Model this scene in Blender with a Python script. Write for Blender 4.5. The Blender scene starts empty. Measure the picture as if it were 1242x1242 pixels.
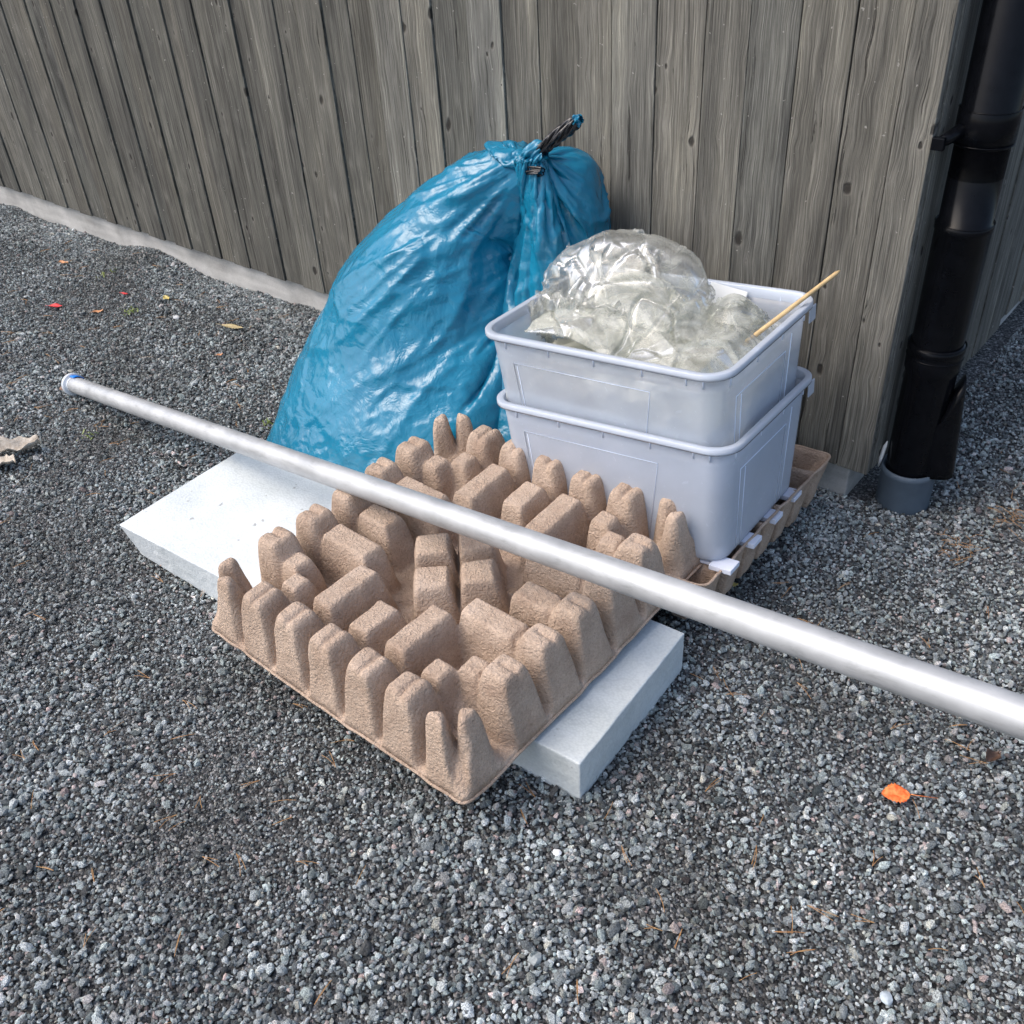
import bpy, bmesh, math, random
import numpy as np
from mathutils import Vector, Matrix, Euler

# ------------------------------------------------------------------ camera, world, sun, exposure
scene = bpy.context.scene
col = scene.collection
cam_data = bpy.data.cameras.new('camera')
cam = bpy.data.objects.new('camera', cam_data)
col.objects.link(cam)
F_PX = 1166.5
cam_data.sensor_width = 36.0
cam_data.lens = 36.0 * F_PX / 1242.0
cam_data.clip_start = 0.02
cam_data.clip_end = 600.0
CAM = (0.67516, -2.00884, 1.45)
R = ((0.76920096, 0.34382583, -0.53862203), (0.63662341, -0.48507023, 0.5995144), (-0.05514098, -0.80404644, -0.59200405))
cam.matrix_world = Matrix(((R[0][0], -R[0][1], -R[0][2], CAM[0]), (R[1][0], -R[1][1], -R[1][2], CAM[1]),
                           (R[2][0], -R[2][1], -R[2][2], CAM[2]), (0, 0, 0, 1)))
scene.camera = cam

SUN_EL, SUN_AZ = math.radians(52), math.radians(222)      # azimuth clockwise from +Y
world = bpy.data.worlds.new('World'); scene.world = world; world.use_nodes = True
wn = world.node_tree.nodes; wl = world.node_tree.links
bg = wn['Background']; sky = wn.new('ShaderNodeTexSky')
sky.sky_type = 'NISHITA'; sky.sun_disc = False; sky.sun_elevation = SUN_EL; sky.sun_rotation = SUN_AZ
sky.dust_density = 4.0; sky.air_density = 1.0; sky.ozone_density = 1.0
wl.new(sky.outputs[0], bg.inputs[0]); bg.inputs[1].default_value = 0.15
sd = bpy.data.lights.new('sun', 'SUN'); sd.energy = .85; sd.angle = math.radians(50); sd.color = (1.0, 0.975, 0.945)
sun = bpy.data.objects.new('sun', sd); col.objects.link(sun)
sdir = Vector((math.sin(SUN_AZ) * math.cos(SUN_EL), math.cos(SUN_AZ) * math.cos(SUN_EL), math.sin(SUN_EL)))
sun.rotation_euler = sdir.to_track_quat('Z', 'Y').to_euler()
vs = scene.view_settings
vs.view_transform = 'Standard'; vs.look = 'None'; vs.gamma = 1.0; vs.use_curve_mapping = False; vs.exposure = 0.78
scene.cycles.transparent_max_bounces = 24
scene.cycles.max_bounces = 14
scene.cycles.transmission_bounces = 14

rng = np.random.default_rng(7)
random.seed(7)

# ------------------------------------------------------------------ helpers
def tag(o, label=None, cat=None, group=None, kind=None):
    if label: o['label'] = label
    if cat: o['category'] = cat
    if group: o['group'] = group
    if kind: o['kind'] = kind
    return o

def empty(name, loc, rot=(0, 0, 0)):
    o = bpy.data.objects.new(name, None); o.location = loc; o.rotation_euler = rot
    o.empty_display_size = 0.1
    col.objects.link(o); return o

def mesh_obj(name, verts, faces, mat, parent=None, smooth=False, loc=None, rot=None):
    me = bpy.data.meshes.new(name)
    me.from_pydata([tuple(v) for v in verts], [], [tuple(f) for f in faces])
    me.update()
    if mat: me.materials.append(mat)
    if smooth: me.polygons.foreach_set('use_smooth', [True] * len(me.polygons))
    o = bpy.data.objects.new(name, me); col.objects.link(o)
    if parent: o.parent = parent
    if loc is not None: o.location = loc
    if rot is not None: o.rotation_euler = rot
    return o

def bm_obj(name, bm, mat, parent=None, smooth=False, loc=None, rot=None):
    bmesh.ops.recalc_face_normals(bm, faces=bm.faces)
    me = bpy.data.meshes.new(name); bm.to_mesh(me); bm.free()
    if mat: me.materials.append(mat)
    if smooth: me.polygons.foreach_set('use_smooth', [True] * len(me.polygons))
    o = bpy.data.objects.new(name, me); col.objects.link(o)
    if parent: o.parent = parent
    if loc is not None: o.location = loc
    if rot is not None: o.rotation_euler = rot
    return o

def grid_mesh(name, P, mat, parent=None, wrap=False, smooth=True):
    nu, nv = P.shape[:2]
    me = bpy.data.meshes.new(name)
    idx = np.arange(nu * nv).reshape(nu, nv)
    if wrap: a = idx; b = np.roll(idx, -1, 0)
    else: a = idx[:-1]; b = idx[1:]
    f = np.stack([a[:, :-1], b[:, :-1], b[:, 1:], a[:, 1:]], -1).reshape(-1, 4)
    me.vertices.add(nu * nv); me.vertices.foreach_set('co', P.reshape(-1).astype(np.float32))
    me.loops.add(len(f) * 4); me.loops.foreach_set('vertex_index', f.reshape(-1).astype(np.int32))
    me.polygons.add(len(f)); me.polygons.foreach_set('loop_start', np.arange(0, len(f) * 4, 4, dtype=np.int32))
    me.polygons.foreach_set('loop_total', np.full(len(f), 4, dtype=np.int32))
    me.polygons.foreach_set('use_smooth', np.full(len(f), smooth))
    me.update(calc_edges=True); me.validate()
    if mat: me.materials.append(mat)
    o = bpy.data.objects.new(name, me); col.objects.link(o)
    if parent: o.parent = parent
    return o

def add_box(bm, lo, hi, bevel=0.0):
    r = bmesh.ops.create_cube(bm, size=1.0)
    vs_ = r['verts']
    for v in vs_:
        v.co = Vector([lo[i] + (v.co[i] + 0.5) * (hi[i] - lo[i]) for i in range(3)])
    if bevel > 0:
        es = list({e for v in vs_ for e in v.link_edges})
        bmesh.ops.bevel(bm, geom=es, offset=bevel, segments=2, affect='EDGES', profile=0.6)

def lathe(prof, n=48, closed=False):
    """profile [(r,z)] -> verts, faces"""
    V = []; Fc = []
    for r, z in prof:
        for k in range(n):
            a = 2 * math.pi * k / n; V.append((r * math.cos(a), r * math.sin(a), z))
    for i in range(len(prof) - 1):
        for k in range(n):
            k2 = (k + 1) % n
            Fc.append((i * n + k, i * n + k2, (i + 1) * n + k2, (i + 1) * n + k))
    return V, Fc

def tube(path, rad, n=8, caps=True):
    path = [Vector(p) for p in path]
    if not hasattr(rad, '__len__'): rad = [rad] * len(path)
    V = []; Fc = []
    for i, p in enumerate(path):
        d = (path[min(i + 1, len(path) - 1)] - path[max(i - 1, 0)]).normalized()
        up = Vector((0, 0, 1)) if abs(d.z) < 0.95 else Vector((1, 0, 0))
        s = d.cross(up).normalized(); t = s.cross(d)
        for k in range(n):
            a = 2 * math.pi * k / n; V.append(tuple(p + (s * math.cos(a) + t * math.sin(a)) * rad[i]))
    for i in range(len(path) - 1):
        for k in range(n):
            k2 = (k + 1) % n
            Fc.append((i * n + k, i * n + k2, (i + 1) * n + k2, (i + 1) * n + k))
    if caps:
        Fc.append(tuple(range(n - 1, -1, -1))); Fc.append(tuple((len(path) - 1) * n + k for k in range(n)))
    return V, Fc

# lattice value noise in numpy
_perm = np.random.default_rng(3).random((64, 64, 64))
def vnoise(p):
    p = np.asarray(p, float); i = np.floor(p).astype(int); f = p - i; f = f * f * (3 - 2 * f)
    out = 0
    for dx in (0, 1):
        for dy in (0, 1):
            for dz in (0, 1):
                w = (f[..., 0] if dx else 1 - f[..., 0]) * (f[..., 1] if dy else 1 - f[..., 1]) * (f[..., 2] if dz else 1 - f[..., 2])
                out = out + w * _perm[(i[..., 0] + dx) % 64, (i[..., 1] + dy) % 64, (i[..., 2] + dz) % 64]
    return out * 2 - 1

def ground_z(x, y):
    x = np.asarray(x, float); y = np.asarray(y, float)
    p = np.stack([x * 1.7 + 9, y * 1.7 + 4, x * 0 + .3], -1)
    q = np.stack([x * 5.1 + 3, y * 5.1 + 8, x * 0 + .7], -1)
    z = vnoise(p) * 0.007 + vnoise(q) * 0.003
    # gravel banked up unevenly along the foot of the walls
    near = np.exp(-np.clip(-y, 0, 9) / 0.16) * (x < 0.4)
    b = np.stack([x * 2.3 + 1, x * 0 + 5, x * 0 + 2.], -1)
    b2 = np.stack([x * 7.3 + 1, x * 0 + 2, x * 0 + 7.], -1)
    z = z + near * np.clip(-.012 + vnoise(b) * 0.026 + vnoise(b2) * .010, -.03, .03) * (x < -1.2)
    return z

# ------------------------------------------------------------------ materials
def new_mat(name):
    m = bpy.data.materials.new(name); m.use_nodes = True
    nt = m.node_tree; b = nt.nodes['Principled BSDF']
    return m, nt.nodes, nt.links, b

def N(nodes, t, **kw):
    n = nodes.new(t)
    for k, v in kw.items(): setattr(n, k, v)
    return n

def ramp(nodes, stops, interp='LINEAR'):
    r = nodes.new('ShaderNodeValToRGB'); e = r.color_ramp.elements; r.color_ramp.interpolation = interp
    while len(e) < len(stops): e.new(0.5)
    for el, (p, c) in zip(e, stops):
        el.position = p; el.color = (c[0], c[1], c[2], 1) if len(c) == 3 else c
    return r

def mixc(nodes, links, fac, a, b, blend='MIX'):
    m = nodes.new('ShaderNodeMix'); m.data_type = 'RGBA'; m.blend_type = blend
    for sock, val in ((m.inputs[0], fac), (m.inputs[6], a), (m.inputs[7], b)):
        if hasattr(val, 'is_output'): links.new(val, sock)
        elif isinstance(val, (int, float)): sock.default_value = val
        else: sock.default_value = (*val, 1)
    return m.outputs[2]

def noise(nodes, links, vec, scale, detail=4, rough=.5, dist=0.0, dim='3D', w=None):
    n = nodes.new('ShaderNodeTexNoise'); n.noise_dimensions = dim
    n.inputs['Scale'].default_value = scale; n.inputs['Detail'].default_value = detail
    n.inputs['Roughness'].default_value = rough; n.inputs['Distortion'].default_value = dist
    if vec is not None: links.new(vec, n.inputs['Vector'])
    if w is not None: links.new(w, n.inputs['W'])
    return n

def bump(nodes, links, h, strength, dist, nrm=None):
    b = nodes.new('ShaderNodeBump'); b.inputs['Strength'].default_value = strength; b.inputs['Distance'].default_value = dist
    links.new(h, b.inputs['Height'])
    if nrm is not None: links.new(nrm, b.inputs['Normal'])
    return b.outputs[0]

def math_n(nodes, links, op, a, b=None, clamp=False):
    m = nodes.new('ShaderNodeMath'); m.operation = op; m.use_clamp = clamp
    for i, v in enumerate((a, b)):
        if v is None: continue
        if hasattr(v, 'is_output'): links.new(v, m.inputs[i])
        else: m.inputs[i].default_value = v
    return m.outputs[0]

def mat_wood():
    m, n, l, b = new_mat('weathered_wood')
    tc = n.new('ShaderNodeTexCoord'); oi = n.new('ShaderNodeObjectInfo')
    off = N(n, 'ShaderNodeVectorMath', operation='SCALE'); off.inputs[0].default_value = (37.0, 11.0, 53.0)
    l.new(oi.outputs['Random'], off.inputs['Scale'])
    add = N(n, 'ShaderNodeVectorMath', operation='ADD'); l.new(tc.outputs['Object'], add.inputs[0]); l.new(off.outputs[0], add.inputs[1])
    P = add.outputs[0]
    # knots: cells stretched along the board
    mk = n.new('ShaderNodeMapping'); mk.inputs['Scale'].default_value = (19, 3, 10.5); l.new(P, mk.inputs[0])
    wob = noise(n, l, P, 30, 2); wv = N(n, 'ShaderNodeVectorMath', operation='SCALE'); l.new(wob.outputs['Color'], wv.inputs[0]); wv.inputs['Scale'].default_value = .22
    kadd = N(n, 'ShaderNodeVectorMath', operation='ADD'); l.new(mk.outputs[0], kadd.inputs[0]); l.new(wv.outputs[0], kadd.inputs[1])
    vo = n.new('ShaderNodeTexVoronoi'); vo.feature = 'F1'; vo.inputs['Scale'].default_value = 1; l.new(kadd.outputs[0], vo.inputs['Vector'])
    # size of each knot varies (most cells have none)
    sep = n.new('ShaderNodeSeparateColor'); l.new(vo.outputs['Color'], sep.inputs[0])
    size = ramp(n, [(0.0, (0, 0, 0)), (0.10, (0, 0, 0)), (0.5, (.10, .10, .10)), (.88, (.16, .16, .16)), (1, (.28, .28, .28))]); l.new(sep.outputs[0], size.inputs[0])
    kd = math_n(n, l, 'DIVIDE', vo.outputs['Distance'], math_n(n, l, 'MAXIMUM', size.outputs[0], 0.001))
    core = ramp(n, [(0.0, (1, 1, 1)), (.55, (.85, .85, .85)), (.8, (.12, .12, .12)), (1, (0, 0, 0))]); l.new(kd, core.inputs[0])
    halo = math_n(n, l, 'POWER', math_n(n, l, 'SUBTRACT', 1.0, math_n(n, l, 'MULTIPLY', vo.outputs['Distance'], 1.25, True), True), 2.0)
    # fine straight grain, bent round the knots
    bend = N(n, 'ShaderNodeCombineXYZ')
    l.new(math_n(n, l, 'MULTIPLY', halo, 0.009), bend.inputs[0])
    pb = N(n, 'ShaderNodeVectorMath', operation='ADD'); l.new(P, pb.inputs[0]); l.new(bend.outputs[0], pb.inputs[1])
    mg = n.new('ShaderNodeMapping'); mg.inputs['Scale'].default_value = (400, 60, 6.0); l.new(pb.outputs[0], mg.inputs[0])
    g1 = noise(n, l, mg.outputs[0], 1, 5, .7, .05)
    mg2 = n.new('ShaderNodeMapping'); mg2.inputs['Scale'].default_value = (52, 20, .8); l.new(pb.outputs[0], mg2.inputs[0])
    g2 = noise(n, l, mg2.outputs[0], 1, 4, .6, .12)
    mg3 = n.new('ShaderNodeMapping'); mg3.inputs['Scale'].default_value = (11, 5, 1.4); l.new(P, mg3.inputs[0])
    g3 = noise(n, l, mg3.outputs[0], 1, 3, .6)
    fib = noise(n, l, P, 420, 2, .6)
    c1 = ramp(n, [(.24, (.040, .039, .036)), (.41, (.130, .127, .118)), (.56, (.225, .220, .206)), (.72, (.42, .41, .385))]); l.new(g1.outputs[0], c1.inputs[0])
    c2 = ramp(n, [(.3, (.66, .66, .66)), (.45, (.92, .92, .91)), (.55, (1.02, 1.02, 1.01)), (.7, (1.2, 1.19, 1.16))]); l.new(g2.outputs[0], c2.inputs[0])
    c3 = ramp(n, [(.3, (.52, .525, .515)), (.48, (.90, .905, .865)), (.7, (1.2, 1.20, 1.11))]); l.new(g3.outputs[0], c3.inputs[0])
    cc = mixc(n, l, 1.0, c1.outputs[0], c2.outputs[0], 'MULTIPLY')
    cc = mixc(n, l, 1.0, cc, c3.outputs[0], 'MULTIPLY'); cc = mixc(n, l, 1.0, cc, oi.outputs['Color'], 'MULTIPLY')
    hl = math_n(n, l, 'MULTIPLY', math_n(n, l, 'POWER', halo, 2.2), math_n(n, l, 'GREATER_THAN', size.outputs[0], 0.03))
    cc = mixc(n, l, math_n(n, l, 'MULTIPLY', hl, .30), cc, (.42, .40, .36))
    cc = mixc(n, l, math_n(n, l, 'MULTIPLY', core.outputs[0], .93), cc, (.018, .015, .013))
    # dark splits following the grain, now and then
    ms = n.new('ShaderNodeMapping'); ms.inputs['Scale'].default_value = (95, 20, 2.6); l.new(pb.outputs[0], ms.inputs[0])
    sp = noise(n, l, ms.outputs[0], 1, 6, .7, .25)
    spr = ramp(n, [(.0, (1, 1, 1)), (.335, (1, 1, 1)), (.365, (0, 0, 0))]); l.new(sp.outputs[0], spr.inputs[0])
    cc = mixc(n, l, math_n(n, l, 'MULTIPLY', spr.outputs[0], .75), cc, (.03, .027, .024))
    # pale chips
    chip = noise(n, l, P, 75, 2, .5); cr = ramp(n, [(.735, (0, 0, 0)), (.76, (1, 1, 1))]); l.new(chip.outputs[0], cr.inputs[0])
    cc = mixc(n, l, math_n(n, l, 'MULTIPLY', cr.outputs[0], .6), cc, (.5, .48, .44))
    l.new(cc, b.inputs['Base Color']); b.inputs['Roughness'].default_value = .88; b.inputs['Specular IOR Level'].default_value = .25
    h = math_n(n, l, 'ADD', g1.outputs[0], math_n(n, l, 'MULTIPLY', g2.outputs[0], 1.2))
    h = math_n(n, l, 'ADD', h, math_n(n, l, 'MULTIPLY', fib.outputs[0], .35))
    h = math_n(n, l, 'SUBTRACT', h, math_n(n, l, 'MULTIPLY', core.outputs[0], 1.2))
    h = math_n(n, l, 'SUBTRACT', h, math_n(n, l, 'MULTIPLY', spr.outputs[0], 1.0))
    l.new(bump(n, l, h, 1.0, .0036), b.inputs['Normal'])
    return m

def mat_concrete():
    m, n, l, b = new_mat('concrete')
    tc = n.new('ShaderNodeTexCoord'); P = tc.outputs['Object']
    a = noise(n, l, P, 6, 6, .65); f = noise(n, l, P, 160, 4, .7)
    mp = n.new('ShaderNodeMapping'); mp.inputs['Scale'].default_value = (1.2, 1, 9); l.new(P, mp.inputs[0]); s = noise(n, l, mp.outputs[0], 3, 4)
    c = ramp(n, [(.3, (.36, .355, .34)), (.5, (.50, .495, .475)), (.7, (.58, .57, .55))]); l.new(a.outputs[0], c.inputs[0])
    c2 = ramp(n, [(.35, (.78, .78, .78)), (.6, (1, 1, 1))]); l.new(s.outputs[0], c2.inputs[0])
    c3 = ramp(n, [(.3, (.8, .8, .8)), (.5, (1, 1, 1))]); l.new(f.outputs[0], c3.inputs[0])
    l.new(mixc(n, l, 1, mixc(n, l, 1, c.outputs[0], c2.outputs[0], 'MULTIPLY'), c3.outputs[0], 'MULTIPLY'), b.inputs['Base Color'])
    b.inputs['Roughness'].default_value = .9
    l.new(bump(n, l, f.outputs[0], .5, .002), b.inputs['Normal'])
    return m

def mat_ground():
    m, n, l, b = new_mat('gravel_bed')
    tc = n.new('ShaderNodeTexCoord'); P = tc.outputs['Object']
    v = n.new('ShaderNodeTexVoronoi'); v.inputs['Scale'].default_value = 210; l.new(P, v.inputs['Vector'])
    a = noise(n, l, P, 3, 5)
    sep = n.new('ShaderNodeSeparateColor'); l.new(v.outputs['Color'], sep.inputs[0])
    c = ramp(n, [(0, (.016, .017, .018)), (.4, (.06, .063, .066)), (.8, (.16, .168, .172)), (1, (.38, .39, .4))]); l.new(sep.outputs[0], c.inputs[0])
    c2 = ramp(n, [(.3, (.75, .72, .68)), (.7, (1.15, 1.15, 1.15))]); l.new(a.outputs[0], c2.inputs[0])
    l.new(mixc(n, l, 1, c.outputs[0], c2.outputs[0], 'MULTIPLY'), b.inputs['Base Color']); b.inputs['Roughness'].default_value = .9
    l.new(bump(n, l, math_n(n, l, 'SUBTRACT', 1., v.outputs['Distance']), 1, .006), b.inputs['Normal'])
    return m

def mat_stone():
    m, n, l, b = new_mat('crushed_stone')
    oi = n.new('ShaderNodeObjectInfo'); tc = n.new('ShaderNodeTexCoord'); R_ = oi.outputs['Random']
    c = ramp(n, [(0, (.06, .066, .07)), (.2, (.17, .182, .19)), (.45, (.33, .35, .36)), (.70, (.48, .505, .51)), (.90, (.64, .66, .67)), (.99, (.84, .85, .85))]); l.new(R_, c.inputs[0])
    wn_ = n.new('ShaderNodeTexWhiteNoise'); wn_.noise_dimensions = '1D'; l.new(R_, wn_.inputs['W'])
    tint = ramp(n, [(0, (1.15, .86, .80)), (.05, (1.04, .95, .9)), (.14, (.96, 1, 1)), (.6, (.95, 1.0, .99)), (.93, (.90, 1.02, .99)), (1, (1.1, 1.03, .88))]); l.new(wn_.outputs['Value'], tint.inputs[0])
    off = N(n, 'ShaderNodeVectorMath', operation='SCALE'); off.inputs[0].default_value = (91, 47, 23); l.new(R_, off.inputs['Scale'])
    ad = N(n, 'ShaderNodeVectorMath', operation='ADD'); l.new(tc.outputs['Object'], ad.inputs[0]); l.new(off.outputs[0], ad.inputs[1])
    sp = noise(n, l, ad.outputs[0], 5.0, 3, .75)
    sr = ramp(n, [(.34, (.3, .3, .32)), (.47, (.95, .95, .95)), (.62, (1.6, 1.6, 1.6))]); l.new(sp.outputs[0], sr.inputs[0])
    cc = mixc(n, l, 1, mixc(n, l, 1, c.outputs[0], tint.outputs[0], 'MULTIPLY'), sr.outputs[0], 'MULTIPLY')
    # patches of dust and damp across the yard
    geo = n.new('ShaderNodeNewGeometry'); pa = noise(n, l, geo.outputs['Position'], 2.6, 4, .6)
    pr = ramp(n, [(.32, (.62, .6, .58)), (.5, (.95, .95, .95)), (.68, (1.2, 1.2, 1.2))]); l.new(pa.outputs[0], pr.inputs[0])
    cc = mixc(n, l, 1, cc, pr.outputs[0], 'MULTIPLY')
    l.new(cc, b.inputs['Base Color']); b.inputs['Roughness'].default_value = .62; b.inputs['Specular IOR Level'].default_value = .5
    l.new(bump(n, l, sp.outputs[0], .6, .12), b.inputs['Normal'])
    return m

def mat_simple(name, colr, rough=.5, metal=0, spec=.5, noise_amt=0, nscale=20, bump_s=0, bscale=200, bdist=.001):
    m, n, l, b = new_mat(name)
    b.inputs['Base Color'].default_value = (*colr, 1); b.inputs['Roughness'].default_value = rough
    b.inputs['Metallic'].default_value = metal; b.inputs['Specular IOR Level'].default_value = spec
    tc = n.new('ShaderNodeTexCoord')
    if noise_amt:
        a = noise(n, l, tc.outputs['Object'], nscale, 4, .6)
        r = ramp(n, [(.3, tuple(x * (1 - noise_amt) for x in colr)), (.7, tuple(min(1, x * (1 + noise_amt)) for x in colr))]); l.new(a.outputs[0], r.inputs[0])
        l.new(r.outputs[0], b.inputs['Base Color'])
    if bump_s:
        a = noise(n, l, tc.outputs['Object'], bscale, 3, .6); l.new(bump(n, l, a.outputs[0], bump_s, bdist), b.inputs['Normal'])
    return m

def mat_pulp():
    m, n, l, b = new_mat('moulded_pulp')
    tc = n.new('ShaderNodeTexCoord'); P = tc.outputs['Object']
    a = noise(n, l, P, 12, 5, .6); f = noise(n, l, P, 230, 4, .65, .6)
    v = n.new('ShaderNodeTexVoronoi'); v.inputs['Scale'].default_value = 150; l.new(P, v.inputs['Vector'])
    v2 = noise(n, l, P, 125, 3, .5, 1.15)
    c = ramp(n, [(.3, (.405, .298, .226)), (.5, (.50, .384, .298)), (.7, (.58, .457, .365))]); l.new(a.outputs[0], c.inputs[0])
    c2 = ramp(n, [(.3, (.78, .76, .74)), (.55, (1, 1, 1)), (.8, (1.12, 1.1, 1.08))]); l.new(f.outputs[0], c2.inputs[0])
    l.new(mixc(n, l, 1, c.outputs[0], c2.outputs[0], 'MULTIPLY'), b.inputs['Base Color'])
    b.inputs['Roughness'].default_value = .85; b.inputs['Specular IOR Level'].default_value = .25
    h = math_n(n, l, 'ADD', math_n(n, l, 'MULTIPLY', v2.outputs[0], 1.6), math_n(n, l, 'MULTIPLY', f.outputs[0], .7))
    h = math_n(n, l, 'ADD', h, math_n(n, l, 'MULTIPLY', v.outputs['Distance'], .35))
    l.new(bump(n, l, h, .85, .0042), b.inputs['Normal'])
    return m

def mat_eps():
    m, n, l, b = new_mat('polystyrene')
    tc = n.new('ShaderNodeTexCoord'); P = tc.outputs['Object']
    v = n.new('ShaderNodeTexVoronoi'); v.inputs['Scale'].default_value = 190; l.new(P, v.inputs['Vector'])
    a = noise(n, l, P, 7, 5, .6); d = noise(n, l, P, 34, 3, .5); gr = noise(n, l, P, 2.2, 4, .7)
    c = ramp(n, [(.35, (.61, .66, .68)), (.6, (.69, .735, .755))]); l.new(a.outputs[0], c.inputs[0])
    dr = ramp(n, [(.70, (0, 0, 0)), (.735, (1, 1, 1))]); l.new(d.outputs[0], dr.inputs[0])
    cc = mixc(n, l, math_n(n, l, 'MULTIPLY', dr.outputs[0], .55), c.outputs[0], (.16, .15, .13))
    g2 = ramp(n, [(.45, (1, 1, 1)), (.7, (.86, .86, .83))]); l.new(gr.outputs[0], g2.inputs[0])
    cc = mixc(n, l, 1, cc, g2.outputs[0], 'MULTIPLY')
    er = ramp(n, [(.0, (1.04, 1.04, 1.04)), (.45, (1, 1, 1)), (.8, (.92, .925, .93))]); l.new(v.outputs['Distance'], er.inputs[0])
    l.new(mixc(n, l, 1, cc, er.outputs[0], 'MULTIPLY'), b.inputs['Base Color'])
    b.inputs['Roughness'].default_value = .55; b.inputs['Specular IOR Level'].default_value = .4
    l.new(bump(n, l, math_n(n, l, 'SUBTRACT', 1, v.outputs['Distance']), .35, .0014), b.inputs['Normal'])
    return m

def mat_bluebag():
    m, n, l, b = new_mat('blue_polythene')
    tc = n.new('ShaderNodeTexCoord'); P = tc.outputs['Object']
    a = noise(n, l, P, 5, 3, .5)
    c = ramp(n, [(.3, (.006, .165, .29)), (.7, (.010, .215, .36))]); l.new(a.outputs[0], c.inputs[0])
    l.new(c.outputs[0], b.inputs['Base Color'])
    b.inputs['Roughness'].default_value = .19; b.inputs['Specular IOR Level'].default_value = .62
    w = noise(n, l, P, 9, 4, .6, .8)
    mg = n.new('ShaderNodeMapping'); mg.inputs['Rotation'].default_value = (0, .55, 0); mg.inputs['Scale'].default_value = (34, 34, 6); l.new(P, mg.inputs[0])
    s = noise(n, l, mg.outputs[0], 1, 3, .5, .5)
    v = n.new('ShaderNodeTexVoronoi'); v.feature = 'DISTANCE_TO_EDGE'; v.inputs['Scale'].default_value = 13
    dv = N(n, 'ShaderNodeVectorMath', operation='ADD'); l.new(P, dv.inputs[0])
    sc_ = N(n, 'ShaderNodeVectorMath', operation='SCALE'); l.new(w.outputs['Color'], sc_.inputs[0]); sc_.inputs['Scale'].default_value = .12; l.new(sc_.outputs[0], dv.inputs[1])
    l.new(dv.outputs[0], v.inputs['Vector'])
    h = math_n(n, l, 'ADD', math_n(n, l, 'MULTIPLY', s.outputs[0], .55), math_n(n, l, 'MULTIPLY', math_n(n, l, 'MINIMUM', v.outputs['Distance'], .25), 1.6))
    h = math_n(n, l, 'ADD', h, math_n(n, l, 'MULTIPLY', w.outputs[0], 1.0))
    l.new(bump(n, l, h, .5, .006), b.inputs['Normal'])
    tr = n.new('ShaderNodeBsdfTranslucent'); tr.inputs[0].default_value = (.01, .2, .4, 1)
    mx = n.new('ShaderNodeMixShader'); mx.inputs[0].default_value = .07
    l.new(b.outputs[0], mx.inputs[1]); l.new(tr.outputs[0], mx.inputs[2])
    l.new(mx.outputs[0], n['Material Output'].inputs[0])
    return m

def mat_boxplastic(milk):
    """frosted polypropylene: part clear, part milky"""
    m, n, l, b = new_mat('frosted_plastic')
    tc = n.new('ShaderNodeTexCoord')
    a = noise(n, l, tc.outputs['Object'], 7, 5, .6); sc = noise(n, l, tc.outputs['Object'], 45, 4, .7, 1.0)
    trp = n.new('ShaderNodeBsdfTransparent'); trp.inputs[0].default_value = (.985, .992, 1.0, 1)
    dif = n.new('ShaderNodeBsdfDiffuse'); dif.inputs[0].default_value = (.80, .875, 1.0, 1)
    trl = n.new('ShaderNodeBsdfTranslucent'); trl.inputs[0].default_value = (.88, .94, 1.0, 1)
    gl = n.new('ShaderNodeBsdfGlossy'); gl.inputs['Roughness'].default_value = .22
    m1 = n.new('ShaderNodeMixShader'); m1.inputs[0].default_value = .28; l.new(dif.outputs[0], m1.inputs[1]); l.new(trl.outputs[0], m1.inputs[2])
    mr = ramp(n, [(.3, (milk - .04,) * 3), (.7, (milk + .04,) * 3)]); l.new(a.outputs[0], mr.inputs[0])
    sr = ramp(n, [(.62, (0, 0, 0)), (.72, (.10,) * 3)]); l.new(sc.outputs[0], sr.inputs[0])
    m3 = n.new('ShaderNodeMixShader'); l.new(math_n(n, l, 'ADD', mr.outputs[0], sr.outputs[0]), m3.inputs[0]); l.new(trp.outputs[0], m3.inputs[1]); l.new(m1.outputs[0], m3.inputs[2])
    fr = n.new('ShaderNodeFresnel'); fr.inputs[0].default_value = 1.4
    m4 = n.new('ShaderNodeMixShader'); l.new(math_n(n, l, 'MULTIPLY', fr.outputs[0], .6), m4.inputs[0]); l.new(m3.outputs[0], m4.inputs[1]); l.new(gl.outputs[0], m4.inputs[2])
    l.new(m4.outputs[0], n['Material Output'].inputs[0])
    return m

def mat_rimplastic():
    m, n, l, b = new_mat('frosted_rim_plastic')
    dif = n.new('ShaderNodeBsdfDiffuse'); dif.inputs[0].default_value = (.78, .86, .98, 1)
    trp = n.new('ShaderNodeBsdfTransparent'); trp.inputs[0].default_value = (.9, .94, 1, 1)
    gl = n.new('ShaderNodeBsdfGlossy'); gl.inputs['Roughness'].default_value = .18
    m1 = n.new('ShaderNodeMixShader'); m1.inputs[0].default_value = .48; l.new(dif.outputs[0], m1.inputs[1]); l.new(trp.outputs[0], m1.inputs[2])
    fr = n.new('ShaderNodeFresnel'); fr.inputs[0].default_value = 1.45
    m4 = n.new('ShaderNodeMixShader'); l.new(fr.outputs[0], m4.inputs[0]); l.new(m1.outputs[0], m4.inputs[1]); l.new(gl.outputs[0], m4.inputs[2])
    l.new(m4.outputs[0], n['Material Output'].inputs[0])
    return m

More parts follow.
